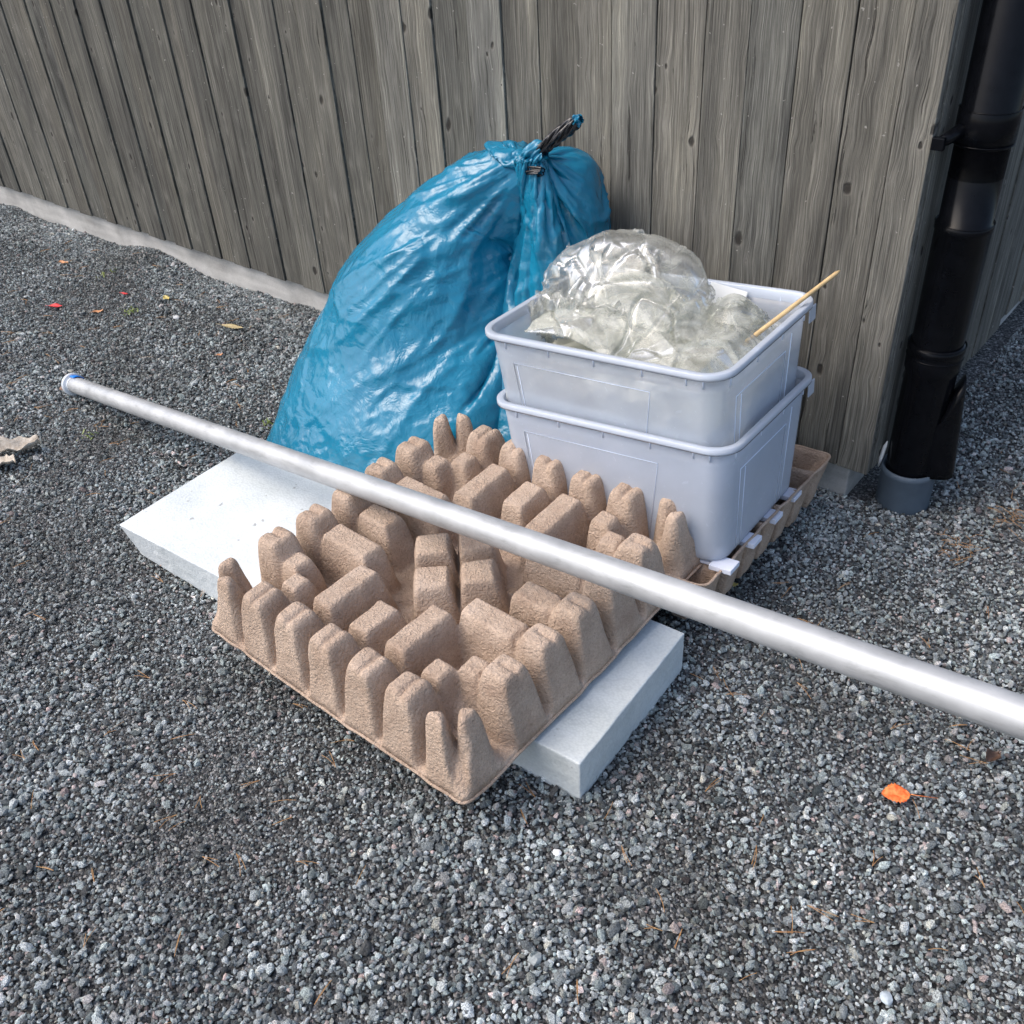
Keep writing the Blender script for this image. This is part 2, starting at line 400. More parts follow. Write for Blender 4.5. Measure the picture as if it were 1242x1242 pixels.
def mat_film(milk=.10, tint=(.985, .988, .98)):
    m, n, l, b = new_mat('clear_film')
    tc = n.new('ShaderNodeTexCoord'); P = tc.outputs['Object']
    trp = n.new('ShaderNodeBsdfTransparent'); trp.inputs[0].default_value = (*tint, 1)
    gl = n.new('ShaderNodeBsdfGlossy'); gl.inputs['Roughness'].default_value = .25; gl.inputs[0].default_value = (1, 1, 1, 1)
    dif = n.new('ShaderNodeBsdfDiffuse'); dif.inputs[0].default_value = (.66, .67, .62, 1)
    a = noise(n, l, P, 14, 5, .65, .8); d = noise(n, l, P, 60, 3, .5)
    nr = bump(n, l, a.outputs[0], .15, .004); l.new(nr, gl.inputs['Normal'])
    mr = ramp(n, [(.4, (milk * .4,) * 3), (.7, (milk * 2.2,) * 3)]); l.new(a.outputs[0], mr.inputs[0])
    m1 = n.new('ShaderNodeMixShader'); l.new(mr.outputs[0], m1.inputs[0]); l.new(trp.outputs[0], m1.inputs[1]); l.new(dif.outputs[0], m1.inputs[2])
    dr = ramp(n, [(.74, (0, 0, 0)), (.77, (1, 1, 1))]); l.new(d.outputs[0], dr.inputs[0])
    dirt = n.new('ShaderNodeBsdfDiffuse'); dirt.inputs[0].default_value = (.12, .10, .07, 1)
    m2 = n.new('ShaderNodeMixShader'); l.new(math_n(n, l, 'MULTIPLY', dr.outputs[0], .5), m2.inputs[0]); l.new(m1.outputs[0], m2.inputs[1]); l.new(dirt.outputs[0], m2.inputs[2])
    lw = n.new('ShaderNodeFresnel'); lw.inputs[0].default_value = 1.5; l.new(nr, lw.inputs['Normal'])
    m3 = n.new('ShaderNodeMixShader'); l.new(math_n(n, l, 'MULTIPLY', lw.outputs[0], .40, True), m3.inputs[0]); l.new(m2.outputs[0], m3.inputs[1]); l.new(gl.outputs[0], m3.inputs[2])
    l.new(m3.outputs[0], n['Material Output'].inputs[0])
    return m

def mat_metal_tube():
    m, n, l, b = new_mat('brushed_aluminium')
    tc = n.new('ShaderNodeTexCoord'); P = tc.outputs['Object']
    mp = n.new('ShaderNodeMapping'); mp.inputs['Scale'].default_value = (220, 220, 3); l.new(P, mp.inputs[0])
    s = noise(n, l, mp.outputs[0], 1, 4, .6); a = noise(n, l, P, 9, 4, .6)
    c = ramp(n, [(.3, (.40, .415, .425)), (.7, (.55, .565, .575))]); l.new(a.outputs[0], c.inputs[0]); l.new(c.outputs[0], b.inputs['Base Color'])
    r = ramp(n, [(.3, (.42,) * 3), (.7, (.62,) * 3)]); l.new(a.outputs[0], r.inputs[0]); l.new(r.outputs[0], b.inputs['Roughness'])
    b.inputs['Metallic'].default_value = .45
    mp2 = n.new('ShaderNodeMapping'); mp2.inputs['Scale'].default_value = (60, 60, 14); l.new(P, mp2.inputs[0])
    st_ = noise(n, l, mp2.outputs[0], 1, 6, .75, .6); sr_ = ramp(n, [(.32, (.80, .80, .79)), (.46, (1, 1, 1)), (.7, (1.05, 1.05, 1.05))]); l.new(st_.outputs[0], sr_.inputs[0])
    l.new(mixc(n, l, 1, c.outputs[0], sr_.outputs[0], 'MULTIPLY'), b.inputs['Base Color'])
    l.new(bump(n, l, s.outputs[0], .14, .0007), b.inputs['Normal'])
    return m

M_WOOD = mat_wood(); M_CONC = mat_concrete(); M_GROUND = mat_ground(); M_STONE = mat_stone(); M_PULP = mat_pulp()
M_EPS = mat_eps(); M_BAG = mat_bluebag(); M_BOX = mat_boxplastic(.40); M_BOX_LOW = mat_boxplastic(.54); M_RIM = mat_rimplastic(); M_FILM = mat_film(.24)
M_FILM2 = mat_film(.26, (.975, .98, .955)); M_ALU = mat_metal_tube()
M_BLACK = mat_simple('black_steel', (.004, .0045, .006), .20, 0, .13, .3, 30, .05, 60, .0008)
M_GREYP = mat_simple('grey_plastic', (.085, .115, .15), .5, 0, .4, .15, 14, .1, 200)
M_BLACKFILM = mat_simple('black_polythene', (.012, .012, .015), .26, 0, .6, .3, 40, .5, 90, .003)
M_WHITEP = mat_simple('white_foam', (.66, .70, .80), .6, 0, .3, .06, 20)
M_CAP = mat_simple('cap_plastic', (.62, .66, .70), .35, 0, .5, .08, 30)
M_LABEL = mat_simple('blue_label', (.004, .22, .82), .3)
M_STICK = mat_simple('pine_stick', (.62, .44, .22), .5, 0, .4, .2, 60)
M_PALE = mat_simple('pale_card', (.72, .74, .74), .6)
M_RIB = mat_simple('rib_plastic', (.74, .82, .95), .35, 0, .4)
M_CHIP = mat_simple('wood_shaving', (.55, .42, .30), .7, 0, .3, .3, 50)

# ------------------------------------------------------------------ ground
def coords(lo, hi, step, far):
    c = list(np.arange(lo, hi + 1e-6, step)); s = step
    x = lo; left = []
    while x > -far: s *= 1.5; x -= s; left.append(x)
    s = step; x = hi; right = []
    while x < far: s *= 1.5; x += s; right.append(x)
    return np.array(left[::-1] + c + right)
gx = coords(-5.5, 2.0, .04, 250); gy = coords(-3.0, 4.0, .04, 250)
GX, GY = np.meshgrid(gx, gy, indexing='ij')
GP = np.stack([GX, GY, ground_z(GX, GY) - .006], -1)
g = grid_mesh('ground', GP, M_GROUND); tag(g, kind='structure')

# crushed stone: a few shapes scattered with geometry nodes
stone_col = bpy.data.collections.new('stone_shapes')
for k in range(9):
    bm = bmesh.new(); bmesh.ops.create_icosphere(bm, subdivisions=1 if k else 2, radius=1)
    sx, sy, sz = random.uniform(.85, 1.3), random.uniform(.65, 1.0), random.uniform(.5, .8)
    for v in bm.verts:
        r = 1 + random.uniform(-.36, .26)
        v.co = Vector((v.co.x * sx * r, v.co.y * sy * r, v.co.z * sz * r))
    me = bpy.data.meshes.new('stone'); bm.to_mesh(me); bm.free(); me.materials.append(M_STONE)
    so = bpy.data.objects.new('stone_shape', me); stone_col.objects.link(so)

def scatter_nodes(name, coll):
    ng = bpy.data.node_groups.new(name, 'GeometryNodeTree')
    ng.interface.new_socket('Geometry', in_out='INPUT', socket_type='NodeSocketGeometry')
    ng.interface.new_socket('Geometry', in_out='OUTPUT', socket_type='NodeSocketGeometry')
    n, l = ng.nodes, ng.links
    gi = n.new('NodeGroupInput'); go = n.new('NodeGroupOutput')
    m2p = n.new('GeometryNodeMeshToPoints')
    ci = n.new('GeometryNodeCollectionInfo'); ci.inputs['Collection'].default_value = coll
    ci.inputs['Separate Children'].default_value = True; ci.inputs['Reset Children'].default_value = True
    iop = n.new('GeometryNodeInstanceOnPoints'); iop.inputs['Pick Instance'].default_value = True
    sc = n.new('GeometryNodeInputNamedAttribute'); sc.data_type = 'FLOAT'; sc.inputs['Name'].default_value = 'size'
    ro = n.new('GeometryNodeInputNamedAttribute'); ro.data_type = 'FLOAT_VECTOR'; ro.inputs['Name'].default_value = 'turn'
    l.new(gi.outputs[0], m2p.inputs[0]); l.new(m2p.outputs[0], iop.inputs['Points']); l.new(ci.outputs[0], iop.inputs['Instance'])
    e2r = n.new('FunctionNodeEulerToRotation'); l.new(ro.outputs[0], e2r.inputs[0])
    l.new(e2r.outputs[0], iop.inputs['Rotation']); l.new(sc.outputs[0], iop.inputs['Scale']); l.new(iop.outputs[0], go.inputs[0])
    return ng

pts = []; siz = []
def region(n, x0, x1, y0, y1, smin, smax, keep):
    p = np.stack([rng.uniform(x0, x1, n), rng.uniform(y0, y1, n)], -1)
    k = keep(p[:, 0], p[:, 1]); p = p[k]
    s = smin * (smax / smin) ** (rng.random(len(p)) ** 1.7)
    pts.append(p); siz.append(s)
def vis(x, y):
    # everything the camera could see, with a margin of about half a metre
    d = np.hypot(x - CAM[0], y - CAM[1])
    ok = (y < -.0) | (x > .06)
    left = (y + 1.9) > -(x + .45) * .0 - .75
    wedge = (y > -2.75) & (y + 2.0 > -1.2 * (x + .9) * (x < -.9) * .0 - .75)
    a = np.arctan2(-(x - CAM[0]), y - CAM[1])
    return ok & (a > math.radians(-22)) & (a < math.radians(100)) & (d > .45)
region(860000, -4.9, 1.7, -2.7, 3.2, .0026, .0060, lambda x, y: vis(x, y) & (np.hypot(x - CAM[0], y - CAM[1]) < 5.9))
region(60000, -4.9, 1.7, -2.7, 3.2, .0058, .0112, lambda x, y: vis(x, y) & (np.hypot(x - CAM[0], y - CAM[1]) < 5.9))
region(36000, -4.9, .6, -.22, 0, .0028, .006, lambda x, y: x < .05)
P2 = np.concatenate(pts); S2 = np.concatenate(siz)
S2 = S2 * (1 + .30 * vnoise(np.column_stack([P2 * 2.1 + 30, P2[:, 0] * 0 + .6])) + .12 * vnoise(np.column_stack([P2 * 8 + 30, P2[:, 0] * 0 + .2])))
PZ = ground_z(P2[:, 0], P2[:, 1]) + rng.uniform(-.0050, .0035, len(P2)) + (S2 - .005) * .2
me = bpy.data.meshes.new('gravel'); me.vertices.add(len(P2)); me.vertices.foreach_set('co', np.column_stack([P2, PZ]).astype(np.float32).reshape(-1))
a = me.attributes.new('size', 'FLOAT', 'POINT'); a.data.foreach_set('value', S2.astype(np.float32))
a = me.attributes.new('turn', 'FLOAT_VECTOR', 'POINT')
a.data.foreach_set('vector', np.column_stack([rng.normal(0, .45, len(P2)), rng.normal(0, .45, len(P2)), rng.uniform(0, 6.28, len(P2))]).astype(np.float32).reshape(-1))
gravel = bpy.data.objects.new('gravel', me); col.objects.link(gravel); tag(gravel, kind='stuff')
md = gravel.modifiers.new('scatter', 'NODES'); md.node_group = scatter_nodes('scatter_stones', stone_col)

# ------------------------------------------------------------------ building corner
building = empty('timber_building', (0, 0, 0))
tag(building, 'weathered grey timber wall of upright boards on a pale concrete base, turning a corner', 'building')
seams = [.053, -.025, -.132, -.245, -.356, -.46, -.581, -.70, -.808, -.919, -1.032, -1.146, -1.269, -1.378, -1.496]
while seams[-1] > -5.6: seams.append(seams[-1] - random.choice((.064, .098, .116, .078, .108)))
plank_cache = {}
def plank_mesh(w, t, h):
    key = (round(w, 3), round(t, 3), round(h, 3))
    if key in plank_cache: return plank_cache[key]
    bm = bmesh.new(); add_box(bm, (-w / 2, 0, 0), (w / 2, t, h), .0022)
    bmesh.ops.recalc_face_normals(bm, faces=bm.faces)
    me = bpy.data.meshes.new('plank'); bm.to_mesh(me); bm.free(); me.materials.append(M_WOOD)
    plank_cache[key] = me; return me
def plank(w, loc, rz, t=.024, h=2.7, tilt=0, tone=1.0):
    # every board has weathered to its own shade
    o = bpy.data.objects.new('plank', plank_mesh(w, t, h)); col.objects.link(o); o.parent = building
    o.location = loc; o.rotation_euler = (0, tilt, rz); wm = random.uniform(-.02, .03)
    o.color = (tone * (1 + wm), tone, tone * (1 - wm), 1); return o
tones = [1.02, .98, 1.0, .88, 1.06, 1.12, 1.14, 1.12, .74, .95, 1.34, .70, 1.02, 1.1, .64, .72, .82, .72, .84, .70]
depth = [0, .001, 0, .001, .0, .001, .0, .002, .009, .007, .002, .008, .003, .0, .010]
for i in range(len(seams) - 1):
    a_, b_ = seams[i], seams[i + 1]; w = a_ - b_ - .0022
    d = depth[i] if i < len(depth) else (.0065 if i % 2 else 0) + random.choice((0, .001, .002))
    plank(w, ((a_ + b_) / 2, -.030 + d, .100 + random.uniform(-.0015, .0015)), 0, t=.026, tilt=random.uniform(-.0012, .0012), tone=(tones[i] if i < len(tones) else random.uniform(.62, .88)))
y = .002
while y < 5.2:
    w = random.choice((.098, .112, .121)); d = random.choice((0, .003, .010, .014))
    if y < .1: d = 0
    plank(w - .003, (.053 - d, y + w / 2, .100), math.pi / 2, t=.026, tilt=random.uniform(-.001, .001), tone=random.uniform(.85, 1.2)); y += w
def wallbox(name, lo, hi, m):
    bm = bmesh.new(); add_box(bm, lo, hi, .004); return bm_obj(name, bm, m, building)
wallbox('foundation', (-5.7, .0, -.25), (0, .12, .098), M_CONC)
wallbox('foundation', (-.12, .125, -.25), (0, 5.3, .098), M_CONC)
wallbox('wall_core', (-5.6, .012, .105), (.0, .1, 2.7), M_BLACK)
wallbox('wall_core', (-.1, .104, .105), (.012, 5.2, 2.7), M_BLACK)

# ------------------------------------------------------------------ downpipe at the corner
dp = empty('downpipe', (.119, .068, 0))
tag(dp, 'glossy black drainpipe with outlet flap, standing in a grey ground pipe at the corner', 'drainpipe')
V, Fc = lathe([(.0630, -.15), (.0630, .085), (.0645, .088), (.0645, .103), (.060, .103), (.060, .02)], 56); mesh_obj('ground_pipe', V, Fc, M_GREYP, dp, True)
V, Fc = lathe([(.053, .04), (.0545, .1), (.0555, .14), (.056, .36), (.0595, .37), (.0600, .405), (.058, .41), (.0615, .415), (.0615, .43), (.055, .432)], 56)
mesh_obj('leaf_outlet', V, Fc, M_BLACK, dp, True)
V, Fc = lathe([(.0550, .42), (.0560, .69), (.0580, .692), (.0580, .706), (.0525, .708), (.0525, .86)], 56); mesh_obj('lower_pipe', V, Fc, M_BLACK, dp, True)
V, Fc = lathe([(.0525, .80), (.0525, .862), (.0575, .864), (.0575, .928), (.0545, .932), (.0545, 2.7)], 56); mesh_obj('upper_pipe', V, Fc, M_BLACK, dp, True)
for z, r in ((.402, .0603), (.431, .0612), (.706, .0578), (.866, .0575), (.93, .0572)):
    V, Fc = tube([(r * math.cos(a), r * math.sin(a), z) for a in np.linspace(0, 2 * math.pi, 49)], .0012, 6, False)
    mesh_obj('joint_ring', V, Fc, M_BLACK, dp, True)
# flap: a curved open spout that swings out of the outlet section
nU, nV = 14, 21
FD = Vector((.93, .36, 0)).normalized(); FS = Vector((-FD.y, FD.x, 0))
P_ = np.zeros((nU, nV, 3))
for i in range(nU):
    u = i / (nU - 1)
    for j in range(nV):
        a = ((j / (nV - 1)) - .5) * math.pi; ca, sa = math.cos(a), math.sin(a)
        out = .098 - .022 * u
        p = FD * (.02 + abs(ca) ** .5 * (out - .02)) + FS * (math.copysign(abs(sa) ** .6, sa) * .044)
        zt = .225 + .125 * abs(ca) ** .8
        P_[i, j] = (p.x, p.y, .098 + u * (zt - .098))
lid = P_[-1:].copy(); mid = lid.copy()
for j in range(nV):      # sloping lid from the outer lip down to the pipe
    a = ((j / (nV - 1)) - .5) * math.pi; p = FD * .030 + FS * math.sin(a) * .040
    lid[0, j] = (p.x, p.y, .205 + .02 * math.cos(a)); mid[0, j] = P_[-1, j] * .45 + lid[0, j] * .55 + np.array([0, 0, .012 * math.cos(a)])
P_ = np.concatenate([P_, mid, lid])
o = grid_mesh('outlet_flap', P_, M_BLACK, dp); s_ = o.modifiers.new('thickness', 'SOLIDIFY'); s_.thickness = .0022
bm = bmesh.new(); add_box(bm, (-.064, -.112, .868), (-.040, -.098, .892), .002)
bm_obj('bracket_screw_plate', bm, M_BLACK, dp)
V, Fc = tube([(-.058, -.104, .880), (-.045, -.085, .884), (-.035, -.045, .890), (-.03, -.02, .894)], [.008, .012, .015, .018], 10); mesh_obj('wall_bracket', V, Fc, M_BLACK, dp, True)
V, Fc = tube([(-.064, -.03, .09), (-.060, -.035, .12), (-.058, -.028, .15), (-.055, -.028, .165)], [.002, .005, .005, .001], 6)
mesh_obj('foam_sealant', V, Fc, M_PALE, dp, True)

# ------------------------------------------------------------------ polystyrene slab
slab = empty('polystyrene_slab', (-.650, -.999, .0), (0, 0, .068))
tag(slab, 'thick white polystyrene slab lying on the gravel under the front egg-crate tray', 'foam slab')
W_, D_, T_ = 1.315, .388, .104
bm = bmesh.new(); nx, ny = 110, 34
def slab_pt(u, v, w):
    x = (u - .5) * W_; yy = (v - .5) * D_; z = w * T_
    # underside of the left end and of the front left edge broken away
    k = max(0, 1 - u / .30)
    x += (1 - w) * .014 * max(0, 1 - u / .04)
    yy += (1 - w) * .022 * k ** .7 * max(0, 1 - v / .12)
    return (x, yy, z + .002)
me_v = []
def face_grid(fn, a, b):
    base = len(me_v)
    for i in range(a + 1):
        for j in range(b + 1): me_v.append(fn(i / a, j / b))
    return [(base + i * (b + 1) + j, base + (i + 1) * (b + 1) + j, base + (i + 1) * (b + 1) + j + 1, base + i * (b + 1) + j + 1) for i in range(a) for j in range(b)]
fcs = face_grid(lambda s, t: slab_pt(s, t, 1), 80, 24) + face_grid(lambda s, t: slab_pt(s, t, 0), 80, 24)
fcs += face_grid(lambda s, t: slab_pt(s, 0, t), 80, 6) + face_grid(lambda s, t: slab_pt(s, 1, t), 80, 6)
fcs += face_grid(lambda s, t: slab_pt(0, s, t), 24, 6) + face_grid(lambda s, t: slab_pt(1, s, t), 24, 6)
for v in me_v: bm.verts.new(v)
bm.verts.ensure_lookup_table()
for f_ in fcs: bm.faces.new([bm.verts[i] for i in f_])
bmesh.ops.remove_doubles(bm, verts=bm.verts, dist=.0004)
bmesh.ops.recalc_face_normals(bm, faces=bm.faces)
sharp = [e for e in bm.edges if len(e.link_faces) == 2 and e.calc_face_angle(0) > .6]
bmesh.ops.bevel(bm, geom=sharp, offset=.003, segments=2, affect='EDGES', profile=.5)
for v in bm.verts:
    q = np.array([v.co.x * 55, v.co.y * 55, v.co.z * 55]); k = .0010
    v.co.z += float(vnoise(q)) * k * .4; v.co.y += float(vnoise(q + 7)) * k; v.co.x += float(vnoise(q + 13)) * k
bm_obj('slab_body', bm, M_EPS, slab, False)

# ------------------------------------------------------------------ moulded pulp trays
HW, HD, HT = .363, .380, .150
def tray_height(X, Y):
    H = np.zeros_like(X)
    def sdrect(x, y, lx, ly): return np.maximum(0, np.abs(x) - lx), np.maximum(0, np.abs(y) - ly)
    def put(h, base, run):
        nonlocal H
        H = np.maximum(H, h)
    def block(cx, cy, lx, ly, h, rx, ry, rxp=None, ryp=None, rot=0, e=1.25):
        """flat-topped block: half sizes of the top, runs of its sloping sides (p: towards +)"""
        nonlocal H
        x = X - cx; y = Y - cy
        if rot: c, s = math.cos(rot), math.sin(rot); x, y = c * x + s * y, -s * x + c * y
        rX = np.where(x > 0, rxp or rx, rx); rY = np.where(y > 0, ryp or ry, ry)
        q = np.sqrt((np.maximum(0, np.abs(x) - lx) / rX) ** 2 + (np.maximum(0, np.abs(y) - ly) / rY) ** 2)
        q = np.sqrt(q * q + .0144) - .12
        H = np.maximum(H, h * (1 - np.clip(q, 0, 1) ** e))
    # low swells of the floor
    H = .010 + .006 * np.cos(X * 30) * np.cos(Y * 27)
    edge = np.minimum(HW - np.abs(X), HD - np.abs(Y))
    peg = [-.2, -.1, 0, .1, .2]
    for i, t in enumerate(peg):
        ti = t
        jit = (i * 7 % 5 - 2) * .0012
        for s in (-1, 1):
            # pegs along front and back
            sgn = s
            kw = dict(e=2.3, rx=.026, ry=.052 if s < 0 else .032, ryp=.032 if s < 0 else .052)
            block(ti, s * .322, .020, .014, HT + jit, **kw)
            block(ti, s * .350, .017, .010, .085, rx=.020, ry=.030, ryp=.030)
            kw = dict(e=2.3, ry=.026, rx=.052 if s < 0 else .032, rxp=.032 if s < 0 else .052)
            block(s * .306, ti, .014, .020, HT - jit, **kw)
            block(s * .332, ti, .010, .017, .085, rx=.030, ry=.020, rxp=.030)
    # long and short ribs behind the middle pegs
    for t, inner, hh in ((-.1, .140, .128), (0, .185, .118), (.1, .140, .128)):
        for s in (-1, 1):
            c = s * (inner + .262) / 2; L = (.262 - inner) / 2
            block(t, c, .023, L, hh, rx=.020, ry=.026)
            block(c * .97, t, L, .023, hh, rx=.026, ry=.020)
            # saddle joining rib and peg
            block(t, s * .29, .013, .03, .072, rx=.02, ry=.03)
            block(s * .275, t, .03, .015, .118 if s > 0 else .07, rx=.03, ry=.022)
    # corners: two fingers on a mound, and a pair of round lumps further in
    for a in (-1, 1):
        for b in (-1, 1):
            block(a * .312, b * .326, .012, .012, .062, rx=.05, ry=.05)
            for (dx, dy) in ((.328, .312), (.288, .350)):
                ux, uy = a * dx, b * dy
                th_ = math.atan2(-b * .027, a * .03); outw = (-math.sin(th_) * a + math.cos(th_) * b) > 0
                block(ux, uy, .007, .007, HT, rx=.020, ry=.024, rot=th_, e=2.8)
                block(ux, uy, .005, .006, .112, rx=.020, ry=.020 if outw else .056, ryp=.056 if outw else .020, rot=th_, e=1.3)
            block(a * .222, b * .232, .012, .012, .055, rx=.04, ry=.04)
            for (dx, dy) in ((.244, .206), (.196, .250)):
                block(a * dx, b * dy, .016, .016, .122, rx=.022, ry=.022, e=1.8)
    # cross of four blocks in the middle parted by diagonal slots
    for (dx, dy) in ((-.066, .004), (.004, -.070), (.068, -.004), (-.002, .066)):
        block(.012 + dx, -.010 + dy, .030, .030, .122, rx=.020, ry=.020, rot=math.pi / 4, e=1.5)
    block(.012, -.010, .06, .06, .045, rx=.04, ry=.04, rot=math.pi / 4)
    for k in (-1, 1):
        q = np.abs((X - .012) + k * (Y + .010)) / 1.414
        H = np.where((np.abs(X - .012) < .12) & (np.abs(Y + .010) < .12), H * (1 - (.95 if k < 0 else .35) * np.exp(-(q / .0048) ** 2)), H)
    # grooves down the pegs' outer faces
    for t in peg:
        for (u, v) in ((X - t, Y), (Y - t, X)):
            lim = .295
            g = np.exp(-((u - .005) / .0036) ** 2) * (np.abs(v) > lim)
            H = H - g * .010 * np.clip(H / .05, 0, 1)
    # soften and let the outside run out to the rim
    H = np.minimum(H, np.clip(edge, 0, 1) * 5.5 + .003)
    return H
nu, nv = 262, 276
us = np.linspace(-HW, HW, nu); vs2 = np.linspace(-HD, HD, nv)
TX, TY = np.meshgrid(us, vs2, indexing='ij')
TZ = tray_height(TX, TY)
K = np.array([1, 2, 1]) / 4.
for _ in range(2):
    TZ[1:-1] = TZ[:-2] * K[0] + TZ[1:-1] * K[1] + TZ[2:] * K[2]
    TZ[:, 1:-1] = TZ[:, :-2] * K[0] + TZ[:, 1:-1] * K[1] + TZ[:, 2:] * K[2]
# round the plan corners and wobble the rim
ex = np.clip((np.abs(TX) - (HW - .025)) / .025, 0, 1); ey = np.clip((np.abs(TY) - (HD - .025)) / .025, 0, 1)
rr = np.sqrt(ex ** 2 + ey ** 2); sc = np.where(rr > 1, 1 / np.maximum(rr, 1e-6), 1)
TXr = np.where(ex * ey > 0, np.sign(TX) * (HW - .025 + .025 * ex * sc), TX); TYr = np.where(ex * ey > 0, np.sign(TY) * (HD - .025 + .025 * ey * sc), TY)
PP = np.stack([TXr * 1., TYr * 1., TZ], -1)
wob = np.stack([vnoise(PP * 28 + k * 5) for k in range(3)], -1); PP = PP + wob * np.array([.0022, .0022, .0014])
fine = vnoise(PP * 120 + 3); PP[..., 2] += fine * .0007
PP[..., 2] += .006 * vnoise(np.stack([TX * 3, TY * 3, TX * 0 + 4], -1))
tray = empty('pulp_tray', (-.434, -.953, .126), (.047, -.004, -.012))
tag(tray, 'brown moulded pulp tray, pegs pointing up, lying across the white slab', 'packing tray', 'moulded pulp packing trays')
tb = grid_mesh('tray_shell', PP, M_PULP, tray)
so_ = tb.modifiers.new('thickness', 'SOLIDIFY'); so_.thickness = .0035; so_.offset = -1
# rolled rim
def rim_path():
    p = []
    for i in range(nu): p.append(PP[i, 0])
    for j in range(1, nv): p.append(PP[-1, j])
    for i in range(nu - 2, -1, -1): p.append(PP[i, -1])
    for j in range(nv - 2, 0, -1): p.append(PP[0, j])
    return [tuple(q - np.array([0, 0, .0015])) for q in p[::3]]
V, Fc = tube(rim_path() + [rim_path()[0]], .0034, 8, False)
rimo = mesh_obj('tray_rim', V, Fc, M_PULP, tray, True)
tray2 = tray.copy(); col.objects.link(tray2); tray2.location = (-.378, -.385, .138); tray2.rotation_euler = (math.pi - .02, -.075, .015); tray2.scale = (1, .80, .86)
tray2['label'] = 'brown moulded pulp tray lying upside down under the plastic boxes'
for ch in (tb, rimo):
    c = ch.copy(); col.objects.link(c); c.parent = tray2

# ------------------------------------------------------------------ storage boxes
BW, BD, BH, TI = .58, .44, .28, .03
def rrect(hx, hy, r, z, n=9):
    out = []
    for (cx, cy, a0) in ((hx - r, hy - r, 0), (-hx + r, hy - r, 90), (-hx + r, -hy + r, 180), (hx - r, -hy + r, 270)):
        for k in range(n):
            a = math.radians(a0 + 90 * k / (n - 1)); out.append((cx + r * math.cos(a), cy + r * math.sin(a), z))
    return out
def loft(loops, close_first=True, close_last=False):
    V = []; Fc = []; n = len(loops[0])
    for lp in loops: V += lp
    for i in range(len(loops) - 1):
        for k in range(n):
            k2 = (k + 1) % n; Fc.append((i * n + k, i * n + k2, (i + 1) * n + k2, (i + 1) * n + k))
    if close_first: Fc.append(tuple(range(n - 1, -1, -1)))
    if close_last: Fc.append(tuple((len(loops) - 1) * n + k for k in range(n)))
    return V, Fc
wallx = BW / 2 - .014; wally = BD / 2 - .014
def half(z):   # outer half sizes of the wall at height z
    k = z / BH; return (BW / 2 - TI) + (wallx - BW / 2 + TI) * k, (BD / 2 - TI) + (wally - BD / 2 + TI) * k
t_ = .0022
loops = []
for z, ins in ((0, .010), (.003, .003), (.010, 0)):
    hx, hy = half(z); loops.append(rrect(hx - ins, hy - ins, .045 - ins, z))
for z in np.linspace(.02, BH - .022, 10): hx, hy = half(z); loops.append(rrect(hx, hy, .045, float(z)))
for z in np.linspace(BH - .022, .02, 10): hx, hy = half(z); loops.append(rrect(hx - t_, hy - t_, .043, float(z)))
hx, hy = half(.006); loops.append(rrect(hx - t_ - .004, hy - t_ - .004, .038, t_ + .001))
V, Fc = loft(loops, True, True)
box_body = (V, Fc)
z1 = BH
def rimloop(o, z, r): return rrect(BW / 2 - .014 + o, BD / 2 - .014 + o, r, z)
V, Fc = loft([rimloop(-.002, z1 - .022, .044), rimloop(.0005, z1 - .020, .046), rimloop(.0015, z1 - .012, .047), rimloop(.010, z1 - .011, .054), rimloop(.0135, z1 - .013, .057), rimloop(.014, z1 - .009, .058), rimloop(.0135, z1 - .001, .058),
              rimloop(.011, z1, .056), rimloop(.001, z1, .047), rimloop(-.0015, z1 - .002, .045), rimloop(-.0022, z1 - .022, .044)], False)
box_rim = (V, Fc)
def make_box(loc, rot, label, group, mat):
    t = empty('storage_box', loc, rot); tag(t, label, 'storage box', group)
    mesh_obj('box_body', *box_body, mat, t, True).data.polygons.foreach_set('use_smooth', [True] * len(box_body[1]))
    rm = mesh_obj('box_rim', *box_rim, M_RIM, t, True)
    # moulded panel outlines on long and short sides
    def rib(path, r=.0010):
        V, Fc = tube(path, r, 6); mesh_obj('panel_rib', V, Fc, M_RIB, t, True)
    for s in (-1, 1):
        def on(u, z):
            hx, hy = half(z); return (u, s * (hy + .0006), z)
        rib([on(-.195, .02), on(-.205, .215), on(.125, .215), on(.095, .02)])
        rib([on(-.187, .02), on(-.197, .209)], .0007)
        def onx(v, z):
            hx, hy = half(z); return (s * (hx + .0006), v, z)
        rib([onx(-.125, .012), onx(-.135, .205), onx(.085, .205), onx(.075, .012)])
        rib([onx(-.105, .012), onx(-.112, .200)]); rib([onx(.098, .012), onx(.108, .235)])
        # stubs under the rim
        for u in (-.22, -.11, 0, .11, .205, .24):
            V, Fc = tube([on(u, BH - .012), on(u, BH - .034)], .0018, 6); mesh_obj('rim_stub', V, Fc, M_RIB, t, True)
        for v in (-.165, -.05, .06, .165):
            V, Fc = tube([onx(v, BH - .012), onx(v, BH - .040)], .0020, 6); mesh_obj('rim_stub', V, Fc, M_RIB, t, True)
        bm = bmesh.new(); add_box(bm, (s * (BW / 2 - .004) - .0015, .165, BH - .045), (s * (BW / 2 - .004) + .0015, .195, BH - .012), .001)
        bm_obj('handle_tab', bm, M_RIM, t)
        # feet
    for s in (-1, 1):
        bm = bmesh.new(); add_box(bm, (s * .215 - .02, -.17, -.004), (s * .215 + .02, .17, .0005), .001); bm_obj('foot_rail', bm, M_RIM, t)
    return t
LB = make_box((-.287, -.439, .139), (-.05, -.087, .063), 'lower frosted plastic storage box, standing on the upturned pulp tray', 'frosted plastic storage boxes nested in each other', M_BOX_LOW)
